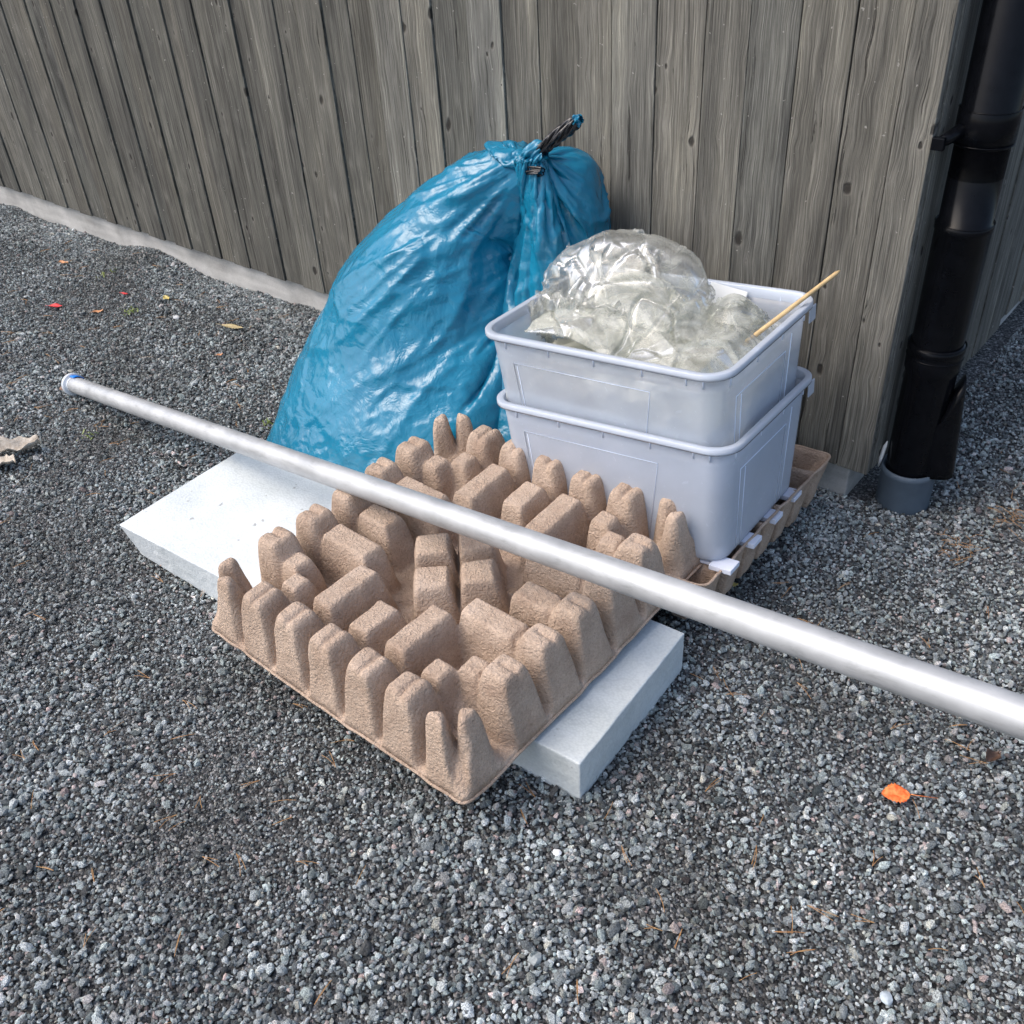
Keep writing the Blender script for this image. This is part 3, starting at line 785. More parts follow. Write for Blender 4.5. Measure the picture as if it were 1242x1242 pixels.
UB = make_box((-.312, -.425, .301), (-.007, -.08, .046), 'upper frosted plastic storage box, nested in the lower one, full of crumpled film', 'frosted plastic storage boxes nested in each other', M_BOX)

# white comb-edged foam sheet between tray and box
fs = empty('foam_sheet', (-.287, -.439, .139), (-.05, -.087, .063)); tag(fs, 'thin white foam sheet with square tabs sticking out under the lower box', 'foam sheet')
bm = bmesh.new(); add_box(bm, (-.235, -.18, -.0115), (.235, .18, -.0045), .001); bm_obj('sheet_body', bm, M_WHITEP, fs)
for v in (-.175, -.065, .045, .150):
    bm = bmesh.new(); add_box(bm, (.2355, v - .021, -.010), (.285, v + .021, .0015), .0015); bm_obj('tab', bm, M_WHITEP, fs)

# ------------------------------------------------------------------ a small cloth solver (position based)
def solve(P, rest_u, rest_v, wrap, pin, collide, steps, iters, grav=(0, 0, -.0004), damp=.96, comp=.25, bend=.12, press=0.0, force=None):
    """P (nu,nv,3). rest lengths (nu or nu-1, nv) and (nu, nv-1)."""
    nu, nv = P.shape[:2]; prev = P.copy(); w = np.where(pin, 0., 1.)[..., None]
    pinpos = P.copy()
    g_ = np.array(grav)
    def stretch(ia, ib, ja, jb, L, ks, kc):
        A = P[ia, ja]; B = P[ib, jb]; d = B - A; ln = np.sqrt((d * d).sum(-1, keepdims=True)) + 1e-9
        wa = w[ia, ja]; wb = w[ib, jb]; ws = wa + wb + 1e-9
        dif = (ln - L[..., None]) / ln; k = np.where(dif > 0, ks, kc)
        c = d * dif * k
        P[ia, ja] += c * (wa / ws); P[ib, jb] -= c * (wb / ws)
    allu = np.arange(nu); allv = np.arange(nv)
    def idx(i, j): return np.ix_(i, j)
    def pairs_u(k, par):
        n = nu if wrap else nu - k
        i = allu[:n]; i = i[(i // k) % 2 == par]; return i, (i + k) % nu
    def pairs_v(k, par):
        j = allv[:nv - k]; j = j[(j // k) % 2 == par]; return j, j + k
    U1 = [pairs_u(1, p) for p in (0, 1)]; V1 = [pairs_v(1, p) for p in (0, 1)]
    U2 = [pairs_u(2, p) for p in (0, 1)]; V2 = [pairs_v(2, p) for p in (0, 1)]
    def con(i, i2, j, j2, L, ks, kc):
        a_ = idx(i, j); b_ = idx(i2, j2)
        A = P[a_]; B = P[b_]; d = B - A; ln = np.sqrt((d * d).sum(-1, keepdims=True)) + 1e-9
        wa = w[a_]; wb = w[b_]; ws = wa + wb + 1e-9; dif = (ln - L[..., None]) / ln
        c = d * dif * np.where(dif > 0, ks, kc)
        P[a_] = A + c * (wa / ws); P[b_] = B - c * (wb / ws)
    jj = allv
    for s in range(steps):
        vel = (P - prev) * damp; prev = P.copy()
        P += (vel + g_) * w
        if force is not None: P += force(P) * w
        if press:
            du = np.roll(P, -1, 0) - np.roll(P, 1, 0) if wrap else np.gradient(P, axis=0)
            dv = np.gradient(P, axis=1); nn = np.cross(du, dv); nn /= np.linalg.norm(nn, axis=-1, keepdims=True) + 1e-9
            P += nn * press * w
        for it in range(iters):
            for i, i2 in U1: con(i, i2, jj, jj, rest_u[np.ix_(i, jj)], 1., comp)
            for j, j2 in V1: con(allu, allu, j, j2, rest_v[np.ix_(allu, j)], 1., comp)
            for i, i2 in U1:      # shear
                for j, j2 in V1:
                    L = np.sqrt(rest_u[np.ix_(i, j)] ** 2 + rest_v[np.ix_(i, j)] ** 2)
                    con(i, i2, j, j2, L, .5, .12); con(i, i2, j2, j, L, .5, .12)
            if bend and it % 2 == 0:
                for i, i2 in U2: con(i, i2, jj, jj, rest_u[np.ix_(i, jj)] * 2, 0., bend)
                for j, j2 in V2: con(allu, allu, j, j2, rest_v[np.ix_(allu, j)] * 2, 0., bend)
            P[...] = collide(P)
            P[pin] = pinpos[pin]
    return P

def sdf_spheres(P, cs, rs, k=.04):
    D = []; G = []
    for c, r in zip(cs, rs):
        d = P - np.array(c); ln = np.sqrt((d * d).sum(-1)) + 1e-9; D.append(ln - r); G.append(d / ln[..., None])
    D = np.stack(D); m = D.min(0); e = np.exp(-(D - m) / k); S = e.sum(0)
    val = m - k * np.log(S); W = e / S
    gr = sum(W[i][..., None] * G[i] for i in range(len(cs))); gr /= np.linalg.norm(gr, axis=-1, keepdims=True) + 1e-9
    return val, gr

def normals(P, wrap):
    du = (np.roll(P, -1, 0) - np.roll(P, 1, 0)) if wrap else np.gradient(P, axis=0)
    dv = np.gradient(P, axis=1); nn = np.cross(du, dv); return nn / (np.linalg.norm(nn, axis=-1, keepdims=True) + 1e-9)

def crumple(P, scale, amp, seed, wrap=False, dom=None, width=.16, crest=.7):
    """film creases: near-flat facets that meet in narrow ridges (cell borders of scattered points)"""
    D = P if dom is None else dom
    D = D * scale; D = D + .35 * np.stack([vnoise(D * .9 + k * 9 + seed) for k in range(3)], -1)
    base = np.floor(D); f1 = np.full(P.shape[:2], 9.); f2 = np.full(P.shape[:2], 9.); hgt = np.zeros(P.shape[:2])
    for dx in (-1, 0, 1):
        for dy in (-1, 0, 1):
            for dz in (-1, 0, 1):
                c = base + np.array([dx, dy, dz]); ci = c.astype(int) + seed * 3
                j = np.stack([_perm[ci[..., 0] % 64, ci[..., 1] % 64, (ci[..., 2] + q) % 64] for q in (0, 17, 31)], -1)
                v = D - (c + j); d = np.linalg.norm(v, axis=-1)
                # every facet leans its own way
                ln = (v * (j - .5)).sum(-1) * 1.6
                new = d < f1; f2 = np.where(new, f1, np.minimum(f2, d)); hgt = np.where(new, ln, hgt); f1 = np.where(new, d, f1)
    e = np.clip((f2 - f1) / width, 0, 1)
    h = (1 - e) ** 1.5 * crest + hgt * np.clip(e * 1.4, 0, 1)
    return P + normals(P, wrap) * (h * amp)[..., None]

def ridged(P, dom, amp, wrap, seed):
    n_ = vnoise(dom + seed * 5.3); h = 1 - np.minimum(1, np.abs(n_) * 3.2) ** .8
    return P + normals(P, wrap) * ((h - .4) * np.broadcast_to(amp, h.shape))[..., None]

def refine(P, wrap):
    """double the resolution of a grid with smooth in-between points"""
    for ax, w in ((0, wrap), (1, False)):
        P = np.moveaxis(P, ax, 0); n = len(P)
        if w:
            m = (9 * (P + np.roll(P, -1, 0)) - np.roll(P, 1, 0) - np.roll(P, -2, 0)) / 16
            Q = np.empty((2 * n,) + P.shape[1:]); Q[0::2] = P; Q[1::2] = m
        else:
            E_ = np.concatenate([P[:1] * 2 - P[1:2], P, P[-1:] * 2 - P[-2:-1]])
            m = (9 * (P[:-1] + P[1:]) - E_[:-3] - E_[3:]) / 16
            Q = np.empty((2 * n - 1,) + P.shape[1:]); Q[0::2] = P; Q[1::2] = m
        P = np.moveaxis(Q, 0, ax)
    return P

# ------------------------------------------------------------------ blue refuse sack
KN = np.array([-.735, -.285, .812])
def blue_bag():
    cs = [(-1.20, -.41, .17), (-1.09, -.36, .34), (-1.03, -.34, .47), (-.975, -.30, .60), (-.905, -.27, .695), (-.835, -.25, .745), (-1.27, -.47, .11), (-1.325, -.535, .075), (-1.335, -.560, .055), (-1.10, -.33, .10), (-.98, -.34, .28),
          (-.732, -.175, .698), (-.738, -.175, .60), (-.752, -.19, .47), (-.78, -.24, .32)]
    rs = [.235, .245, .195, .135, .095, .060, .175, .115, .075, .18, .20, .092, .100, .110, .13]
    nT, nW, nB = 200, 118, 26
    base = np.array([-1.20, -.435, 0.0])
    th = np.linspace(0, 2 * math.pi, nT, endpoint=False)
    Pts = np.zeros((nT, nB + nW, 3))
    # axis from base to knot
    def axis(s):
        a = base; b = np.array([-1.03, -.33, .44]); c = KN
        return (1 - s) ** 2 * a + 2 * s * (1 - s) * (b * 1.0) + s * s * c
    C_ = 2.02; wallL = 1.27; Rb = .262
    for j in range(nB + nW):
        if j < nB:
            r = .004 + Rb * j / nB; A = base + np.array([0, 0, .006]); rad = np.full(nT, r)
            Pts[:, j] = A + np.stack([np.cos(th) * rad * 1.08, np.sin(th) * rad, th * 0], -1)
        else:
            s = (j - nB) / (nW - 1); A = axis(s); 
            d = np.stack([np.cos(th), np.sin(th), np.zeros(nT)], -1)
            if s > .4:
                k = (s - .4) / .6; ax = np.array([.45, .12, .88]); ax /= np.linalg.norm(ax)
            # march outwards to leave the contents
            rad = np.full(nT, .03)
            for _ in range(26):
                v, _g = sdf_spheres((A + d * rad[:, None])[None], cs, rs, .02); v = v[0]
                rad = np.where(v < .012, rad + np.maximum(.004, -v * .6), rad)
            lim = .30 * min(1, (1 - s) / .32) ** .75 + .012
            rad = np.minimum(rad, lim)
            pl = (np.cos(th * 17 + 1.3) * .5 + np.cos(th * 29 + .4) * .35 + np.cos(th * 11) * .4)
            rad = rad * (1 + .10 * s * s * pl)
            Pts[:, j] = A + d * rad[:, None]
    rest_u = np.zeros((nT, nB + nW)); rest_v = np.zeros((nT, nB + nW))
    for j in range(nB + nW):
        rest_u[:, j] = (C_ * min(1, (j + .5) / (nB * 1.0))) / nT
    rest_v[:, :] = wallL / (nW - 1); rest_v[:, :nB] = (C_ / 6.28) / nB
    pin = np.zeros((nT, nB + nW), bool); pin[:, -3:] = True
    pin[:, :3] = True
    Pts += rng.normal(0, .0022, Pts.shape)
    bx = Matrix.Translation((-.287, -.439, .139)) 
    def collide(P):
        v, gr = sdf_spheres(P, cs, rs, .018); pen = np.maximum(0, .004 - v)
        P = P + gr * pen[..., None]
        P[..., 2] = np.maximum(P[..., 2], .006)
        P[..., 1] = np.minimum(P[..., 1], -.036)
        # keep off the boxes and the slab
        inb = (P[..., 2] > .12) & (P[..., 2] < .60) & (P[..., 1] > -.68)
        lim = -.600 + .02 * 0 + (P[..., 1] + .68) * -.055
        P[..., 0] = np.where(inb, np.minimum(P[..., 0], lim), P[..., 0])
        ins = (P[..., 2] < .13) & (P[..., 0] > -1.33); P[..., 1] = np.where(ins, np.maximum(P[..., 1], -.80), P[..., 1])
        return P
    ck = np.array([(-.765, .80), (-.800, .70), (-.825, .60), (-.86, .50), (-.90, .42), (-.94, .34)])
    def force(P):        # the film sinks into the cleft between the two lobes
        z = P[..., 2]; xc = np.interp(z, ck[::-1, 1], ck[::-1, 0])
        g = np.exp(-((P[..., 0] - xc) / .042) ** 2) * np.clip((z - .36) / .1, 0, 1) * np.clip((.785 - z) / .03, 0, 1) * (P[..., 1] < -.2)
        o = np.zeros_like(P); o[..., 1] = g * .0055; return o
    Q = solve(Pts, rest_u, rest_v, True, pin, collide, 120, 5, grav=(0, 0, -.00035), damp=.93, comp=.35, bend=.22, press=.0004, force=force)
    Q = refine(Q, True)
    ru2 = np.repeat(np.repeat(rest_u, 2, 0), 2, 1)[:, :Q.shape[1]] * .5 * 1.035; rv2 = np.repeat(np.repeat(rest_v, 2, 0), 2, 1)[:, :Q.shape[1]] * .5 * 1.03
    pin2 = np.zeros(Q.shape[:2], bool); pin2[:, -5:] = True; pin2[:, :5] = True
    Q = ridged(Q, Q * np.array([9., 9., 5.]) + 20, .004, True, 4) + rng.normal(0, .0007, Q.shape)
    Q = solve(Q, ru2, rv2, True, pin2, collide, 22, 4, grav=(0, 0, -.0002), damp=.85, comp=.45, bend=.30, press=.0002, force=None)
    nt, ns = Q.shape[:2]; TH = np.linspace(0, 2 * math.pi, nt, endpoint=False)[:, None] + np.zeros((1, ns)); S_ = np.clip((np.arange(ns)[None, :] / 2 - nB) / (nW - 1), 0, 1) + np.zeros((nt, 1))
    up = np.clip((S_ - .25) / .5, 0, 1); dn = 1 - np.clip(S_ / .9, 0, 1)
    def dom_(r, k, tw): return np.stack([np.cos(TH + tw * S_) * r, np.sin(TH + tw * S_) * r, S_ * k], -1) + 20
    Q = ridged(Q, dom_(3.4, 1.6, .5), .0070 * (.25 + .75 * up) * np.clip((1 - S_) / .1, .2, 1), True, 1)
    Q = ridged(Q, dom_(7.5, 2.6, -.4), .0030 * (.25 + .9 * up) * np.clip((1 - S_) / .1, .2, 1), True, 2)
    Q = ridged(Q, dom_(2.6, 7.0, .3), .003 * dn, True, 3)
    # taut folds fanning out from the knot
    rel = Q - KN; ds = np.sqrt(rel[..., 0] ** 2 + rel[..., 2] ** 2) + 1e-6; ph_ = np.arctan2(rel[..., 0], -rel[..., 2])
    fade = 1.5 * np.clip((ds - .06) / .10, 0, 1) * np.clip(1.15 - ds / .75, 0, 1) * (Q[..., 2] > .12)
    Q = ridged(Q, np.stack([ph_ * 4.6, ds * 2.2 + ph_, Q[..., 1] * 3], -1) + 20, .0105 * fade, True, 6)
    Q = ridged(Q, np.stack([ph_ * 9.5, ds * 3.0 - ph_, Q[..., 1] * 4], -1) + 20, .0042 * fade, True, 7)
    Q = crumple(Q, 6.0, .0075, 5, True, width=.26, crest=.35); Q = crumple(Q, 15.0, .0020, 9, True, width=.22, crest=.5); Q = crumple(Q, 34.0, .0014, 11, True, width=.22, crest=.5)
    Q[..., 2] = np.maximum(Q[..., 2], .004)
    return Q
sack = empty('refuse_sack', (-1.16, -.40, 0)); tag(sack, 'full blue plastic refuse sack knotted at the top, leaning against the timber wall', 'rubbish bag')
Q = blue_bag() - np.array([-1.16, -.40, 0])
so2 = grid_mesh('sack_body', Q, M_BAG, sack, wrap=True)
kn = KN - np.array([-1.16, -.40, 0])
# knot: bunched ring of film
def bunch(c, ax, L, r0, r1, folds, seed, twist=1.5, bulge=0.0, nT=72, nS=26):
    ax = Vector(ax).normalized(); up = Vector((0, 0, 1)) if abs(ax.z) < .9 else Vector((1, 0, 0)); s = ax.cross(up).normalized(); t = s.cross(ax)
    P = np.zeros((nT, nS, 3)); r_ = np.random.default_rng(seed); ph = r_.random(4) * 6
    for j in range(nS):
        k = j / (nS - 1); r = r0 + (r1 - r0) * k + bulge * math.sin(math.pi * k)
        for i in range(nT):
            a = 2 * math.pi * i / nT; f = 1 + .22 * math.sin(a * folds + twist * k * 3 + ph[0]) + .13 * math.sin(a * (folds * 2 + 1) - twist * k * 4 + ph[1]) + .10 * math.sin(a * 3 + k * 9 + ph[2])
            rr_ = r * f; aa = a + twist * k
            P[i, j] = Vector(c) + ax * (L * k) + s * (math.cos(aa) * rr_) + t * (math.sin(aa) * rr_ * .8)
    return P
grid_mesh('knot', bunch(kn + np.array([-.028, .0, -.012]), (.9, .1, .35), .062, .012, .017, 5, 3, 1.2, .012), M_BAG, sack, wrap=True)
grid_mesh('twisted_neck', bunch(kn + np.array([.018, .0, .010]), (.78, .18, .60), .118, .011, .0135, 6, 4, 2.2, .005), M_BLACKFILM, sack, wrap=True)
grid_mesh('neck_tip', bunch(kn + np.array([.105, .020, .078]), (.85, .1, .45), .016, .0125, .009, 5, 8, .5, .003), M_BAG, sack, wrap=True)
grid_mesh('neck_tie', bunch(kn + np.array([-.035, -.012, -.032]), (.95, -.1, .05), .075, .008, .010, 4, 6, 1.0, .006), M_BLACKFILM, sack, wrap=True)

# ------------------------------------------------------------------ crumpled clear film in the upper box
UBm = Matrix.Translation(UB.location) @ UB.rotation_euler.to_matrix().to_4x4(); UBi = np.array(UBm.inverted()); UBa = np.array(UBm)
def film_sheet(center, size, squeeze, n, heap_z, seed, steps=45, z0=.62, fine=.014, inside=True, grav=-.0016):
    r = np.random.default_rng(seed)
    nu_, nv_ = n; u = np.linspace(-.5, .5, nu_); v = np.linspace(-.5, .5, nv_); U, Vv = np.meshgrid(u, v, indexing='ij')
    L = np.array(size); X = U * L[0] * squeeze; Y = Vv * L[1] * squeeze
    Z = z0 + 0 * X; pp = np.stack([X, Y, Z], -1)
    big = vnoise(np.stack([U * 5 + seed, Vv * 5, U * 0 + .5], -1)) * .05 + vnoise(np.stack([U * 13, Vv * 13 + seed, U * 0 + .5], -1)) * .012
    ang = r.random() * .6; c, s = math.cos(ang), math.sin(ang)
    pp = np.stack([center[0] + c * X - s * Y, center[1] + s * X + c * Y, Z + big], -1) + r.normal(0, .002, pp.shape)
    ru = np.full((nu_, nv_), L[0] / (nu_ - 1)); rv = np.full((nu_, nv_), L[1] / (nv_ - 1))
    pin = np.zeros((nu_, nv_), bool)
    def collide(P):
        hh = heap_z(P[..., 0], P[..., 1])
        P = P.copy(); P[..., 2] = np.maximum(P[..., 2], hh)
        if inside:
            q = P @ UBi[:3, :3].T + UBi[:3, 3]
            low = q[..., 2] < BH + .01
            q[..., 0] = np.where(low, np.clip(q[..., 0], -wallx + .012, wallx - .012), q[..., 0])
            q[..., 1] = np.where(low, np.clip(q[..., 1], -wally + .012, wally - .012), q[..., 1])
            q[..., 2] = np.maximum(q[..., 2], .012)
            P = q @ UBa[:3, :3].T + UBa[:3, 3]
        return P
    Q = solve(pp, ru, rv, False, pin, collide, steps, 4, grav=(0, 0, grav), damp=.9, comp=.3, bend=.10)
    Q = refine(Q, False); a_, b_ = Q.shape[:2]
    Q = Q + r.normal(0, .0002, Q.shape)
    Q = solve(Q, np.full((a_, b_), L[0] / (a_ - 1) * 1.01), np.full((a_, b_), L[1] / (b_ - 1) * 1.01), False, np.zeros((a_, b_), bool), collide, 14, 4, grav=(0, 0, -.0006), damp=.8, comp=.45, bend=.25)
    Q = crumple(Q, 5.5, fine * 1.8, seed, width=.07, crest=.6); Q = crumple(Q, 14, fine * .30, seed + 3, width=.10, crest=.6)
    return Q
film = empty('clear_plastic_bag', (-.35, -.40, .32)); tag(film, 'crumpled clear plastic bag heaped high above the rim in the left of the upper box', 'plastic bag')
org = np.array([-.35, -.40, .32])
def hn(x, y, k, o): return vnoise(np.stack([x * k + 9 + o, y * k + 9, x * 0 + o + .37], -1))
def low(x, y):
    e = np.clip(np.minimum(.26 - np.abs(x + .33), .20 - np.abs(y + .42)) / .06, 0, 1)
    return .505 + .065 * e ** .6 + .036 * hn(x, y, 7, 1) + .03 * np.exp(-(((x + .36) / .12) ** 2 + ((y + .45) / .06) ** 2))
def side(x, y):
    return .52 + .095 * np.exp(-(((x + .18) / .080) ** 2 + ((y + .34) / .080) ** 2)) + .016 * hn(x, y, 10, 3)
def puffed_bag():
    cs = [(-.535, -.365, .592), (-.465, -.350, .614), (-.395, -.345, .617), (-.330, -.350, .610), (-.295, -.365, .565), (-.555, -.375, .545), (-.43, -.41, .56)]
    rs = [.072, .088, .086, .080, .070, .070, .085]
    nT, nS = 132, 62; th = np.linspace(0, 2 * math.pi, nT, endpoint=False); c = np.array([-.428, -.365, .57])
    P = np.zeros((nT, nS, 3)); r_ = np.random.default_rng(31)
    for j in range(nS):
        t = .03 + 2.15 * j / (nS - 1)
        k = min(1, math.sin(min(t, math.pi / 2))) * (1 if t < 1.57 else 1 - .12 * (t - 1.57))
        P[:, j] = c + np.stack([np.cos(th) * .200 * k, np.sin(th) * .128 * k, th * 0 + (.150 * math.cos(min(t, math.pi / 2)) if t < 1.57 else -.20 * (t - 1.57))], -1)
    # the gathered point of the bag lies over at the back
    tl = math.radians(-62); q = P - c; y0, z0 = q[..., 1] / .128 * .14, q[..., 2] / .150 * .14
    yn, zn = math.cos(tl) * y0 - math.sin(tl) * z0, math.sin(tl) * y0 + math.cos(tl) * z0
    up_ = z0 > 0
    P[..., 1] = c[1] + np.where(up_ | True, yn, y0) / .14 * .118; P[..., 2] = c[2] - .02 + zn / .14 * .150
    P += r_.normal(0, .002, P.shape)
    per = np.linalg.norm(np.roll(P, -1, 0) - P, axis=-1); ru = np.maximum(per.mean(0), .0008)[None, :] * np.ones((nT, 1)) * 1.13 + .0004
    rv = np.full((nT, nS), .0070)
    pin = np.zeros((nT, nS), bool); pin[:, -2:] = True; pin[:, :2] = True
    for i in range(0, nT, 19): pin[i, 15 + i % 4] = True        # the points the puffed film hangs from
    for i in range(8, nT, 17): pin[i, 29 + i % 5] = True
    for i in range(3, nT, 23): pin[i, 40 + i % 3] = True
    P[pin] += r_.uniform(-.030, .016, P.shape)[pin] * np.array([.8, .8, 1])
    def collide(P):
        v, gr = sdf_spheres(P, cs, rs, .012); P = P + gr * np.maximum(0, .003 - v)[..., None]
        q = P @ UBi[:3, :3].T + UBi[:3, 3]; lowz = q[..., 2] < BH + .012
        q[..., 0] = np.where(lowz, np.clip(q[..., 0], -wallx + .012, wallx - .012), q[..., 0])
        q[..., 1] = np.where(lowz, np.clip(q[..., 1], -wally + .012, wally - .012), q[..., 1])
        return q @ UBa[:3, :3].T + UBa[:3, 3]
    Q = solve(P, ru, rv, True, pin, collide, 60, 5, grav=(0, 0, -.0005), damp=.9, comp=.3, bend=.12)
    Q = refine(Q, True); ru2 = np.repeat(np.repeat(ru, 2, 0), 2, 1)[:, :Q.shape[1]] * .52; rv2 = np.full(Q.shape[:2], .0036)
    p2 = np.zeros(Q.shape[:2], bool); p2[:, -3:] = True; p2[:, :4] = True; p2[::2, ::2][:pin.shape[0], :pin.shape[1]] |= pin
    Q = Q + r_.normal(0, .0004, Q.shape)
    Q = solve(Q, ru2, rv2, True, p2, collide, 16, 4, grav=(0, 0, -.0003), damp=.85, comp=.4, bend=.25)
    Q = crumple(Q, 7.5, .015, 14, True, width=.09, crest=.55); Q = crumple(Q, 18, .0030, 15, True, width=.12, crest=.6)
    return Q
Q = puffed_bag()
f1 = grid_mesh('film', Q - org, M_FILM, film, wrap=True)
Q = film_sheet((-.36, -.40), (.80, .66), .80, (114, 94), low, 8, z0=.64, fine=.009)
f2 = grid_mesh('film', Q - org, M_FILM2, film)
film2 = empty('clear_plastic_bag', (-.19, -.36, .5)); tag(film2, 'smaller crumpled clear plastic bag in the right of the upper box beside the stick', 'plastic bag')
Q = film_sheet((-.20, -.34), (.44, .42), .62, (70, 66), side, 12, z0=.66, fine=.0045)
f3 = grid_mesh('film', Q - np.array([-.19, -.36, .5]), M_FILM2, film2)

# pale filling at the bottom of the upper box, and shavings in its corner
fil = empty('pale_sheeting', UB.location, UB.rotation_euler); tag(fil, 'greyish folded plastic sheeting filling the bottom of the upper box', 'plastic sheeting')
nx_, ny_ = 70, 54
U, Vv = np.meshgrid(np.linspace(-1, 1, nx_), np.linspace(-1, 1, ny_), indexing='ij')
hz = .165 - .10 * np.clip((U - .35) / .5, 0, 1) * np.clip((-Vv + .2) / .8, 0, 1) + vnoise(np.stack([U * 4, Vv * 4, U * 0], -1)) * .018
PF = np.stack([U * (wallx - .022), Vv * (wally - .022), hz], -1); PF = crumple(PF, 8, .026, 4, width=.08)
sk = []
ring = [PF[i, 0] for i in range(nx_)] + [PF[-1, j] for j in range(1, ny_)] + [PF[i, -1] for i in range(nx_ - 2, -1, -1)] + [PF[0, j] for j in range(ny_ - 2, 0, -1)]
ring = np.array(ring); prof = []
for k in range(9):
    q = ring.copy(); t = k / 8; q[:, 2] = ring[:, 2] * (1 - t) + .012 * t
    hx, hy = half(0.05); lx = (wallx - .018) * (1 - t) + (BW / 2 - TI - .012) * t; ly = (wally - .018) * (1 - t) + (BD / 2 - TI - .012) * t
    q[:, 0] = np.clip(q[:, 0], -lx, lx); q[:, 1] = np.clip(q[:, 1], -ly, ly)
    q[:, :2] -= (np.abs(vnoise(q * 24 + 3))[:, None]) * .014 * np.sign(q[:, :2])
    prof.append(q)
PR = np.stack(prof, 1)
M_FILL = mat_simple('dull_film', (.60, .60, .52), .32, 0, .5, .25, 11, .5, 30, .004)
grid_mesh('sheet_top', PF, M_FILL, fil, smooth=True); grid_mesh('sheet_side', PR, M_FILL, fil, wrap=True)
# shavings
V = []; Fc = []
for k in range(150):
    cx = random.uniform(.10, .255); cy = random.uniform(-.195, -.07); cz = random.uniform(.015, .085) if cy > -.16 else random.uniform(.012, .09)
    a = random.uniform(0, 6.28); L = random.uniform(.01, .03); w = random.uniform(.0015, .004); cur = random.uniform(.3, 1.15)
    b0 = len(V)
    for i in range(5):
        s = i / 4 - .5; x = cx + math.cos(a) * s * L; yy = cy + math.sin(a) * s * L; z = cz + cur * L * (.25 - s * s)
        x = max(-.255, min(.25, x)); yy = max(-.185, min(.19, yy))
        V += [(x - math.sin(a) * w, yy + math.cos(a) * w, z), (x + math.sin(a) * w, yy - math.cos(a) * w, z + w * .6)]
    Fc += [(b0 + 2 * i, b0 + 2 * i + 1, b0 + 2 * i + 3, b0 + 2 * i + 2) for i in range(4)]
shv = mesh_obj('wood_shavings', V, Fc, M_CHIP, None, False, UB.location, UB.rotation_euler)
tag(shv, 'loose pale wood shavings in the near corner of the upper box', 'shavings', kind='stuff')

# stick
a_, b_ = Vector((-.139, -.430, .535)), Vector((-.030, -.185, .655))
V, Fc = tube([a_ + (b_ - a_) * .15, a_ + (b_ - a_) * .2, (a_ + b_) / 2, b_ - (b_ - a_) * .03, b_], [.0048, .0048, .0046, .0044, .0015], 8)
st = mesh_obj('wooden_stick', V, Fc, M_STICK, None, True); tag(st, 'thin pale wooden stick poking out over the right rim of the upper box', 'stick')
# white card in the box
bm = bmesh.new(); add_box(bm, (-.045, -.0015, -.05), (.045, .0015, .05), .0004)
cd = bm_obj('white_card', bm, M_PALE, None, False, (-.255, -.245, .538), (-.5, .03, -.02)); tag(cd, 'white card edge showing behind the film at the back of the upper box', 'card')

# ------------------------------------------------------------------ aluminium tube
tA = Vector((-2.194, -.860, .036)); tM = Vector((-.627, -.949, .317)); tE = Vector((.611, -1.035, .524))
dirn = (tE - tA).normalized(); L = 4.1
pole = empty('metal_tube', tA, dirn.to_track_quat('Z', 'Y').to_euler())
tag(pole, 'long dull aluminium tube lying slantwise across the tray and slab', 'metal pole')
V, Fc = lathe([(.0225, 0), (.0262, 0), (.0262, .01), (.0262, L), (.0225, L), (.0225, L - .05)], 64); 
V = []; Fc = []
for z in list(np.linspace(.0, L, 60)):
    for k in range(64):
        a = 2 * math.pi * k / 64; V.append((.0262 * math.cos(a), .0262 * math.sin(a), z))
Fc = [(i * 64 + k, i * 64 + (k + 1) % 64, (i + 1) * 64 + (k + 1) % 64, (i + 1) * 64 + k) for i in range(59) for k in range(64)]
Fc.append(tuple(59 * 64 + k for k in range(64)))
mesh_obj('tube_body', V, Fc, M_ALU, pole, True)
V, Fc = lathe([(.0, -.014), (.033, -.014), (.0365, -.011), (.0365, -.002), (.033, .001), (.0268, .001), (.0268, .012)], 48)
mesh_obj('end_cap', V, Fc, M_CAP, pole, True)
# blue label tab wrapped on top of the end
lab = []
for i in range(9):
    a = math.radians(60 + i * 9)
    for j in range(4): lab.append((.0276 * math.cos(a), .0276 * math.sin(a), .002 + j * .008))
qinv = pole.rotation_euler.to_matrix().inverted(); upl = qinv @ Vector((0, .45, .9)); ua = math.atan2(upl.y, upl.x)
lab = []
for i in range(11):
    a = ua + math.radians((i - 5) * 7)
    for j in range(4): lab.append(((.031) * math.cos(a), .031 * math.sin(a), .0015 + j * .010))
lo = grid_mesh('blue_label', np.array(lab).reshape(11, 4, 3), M_LABEL, pole); lo.modifiers.new('thickness', 'SOLIDIFY').thickness = .002

# ------------------------------------------------------------------ leaves and litter
def mat_leaf(name, c1, c2, rough=.5):
    m, n, l, b = new_mat(name); tc = n.new('ShaderNodeTexCoord'); a = noise(n, l, tc.outputs['Object'], 90, 4, .6)
    r = ramp(n, [(.35, c1), (.65, c2)]); l.new(a.outputs[0], r.inputs[0]); l.new(r.outputs[0], b.inputs['Base Color']); b.inputs['Roughness'].default_value = rough
    l.new(bump(n, l, a.outputs[0], .4, .002), b.inputs['Normal']); return m
LO = mat_leaf('orange_leaf', (.80, .10, .012), (.95, .34, .10)); LR = mat_leaf('red_leaf', (.55, .02, .03), (.7, .05, .05))
LY = mat_leaf('yellow_leaf', (.50, .40, .12), (.62, .52, .2)); LT = mat_leaf('tan_leaf', (.38, .30, .15), (.5, .42, .24))
LBk = mat_leaf('brown_leaf', (.05, .03, .02), (.10, .055, .035)); LD = mat_leaf('dried_leaf', (.36, .31, .25), (.55, .50, .43), .7); LP = mat_leaf('peach_leaf', (.6, .26, .12), (.75, .4, .2))
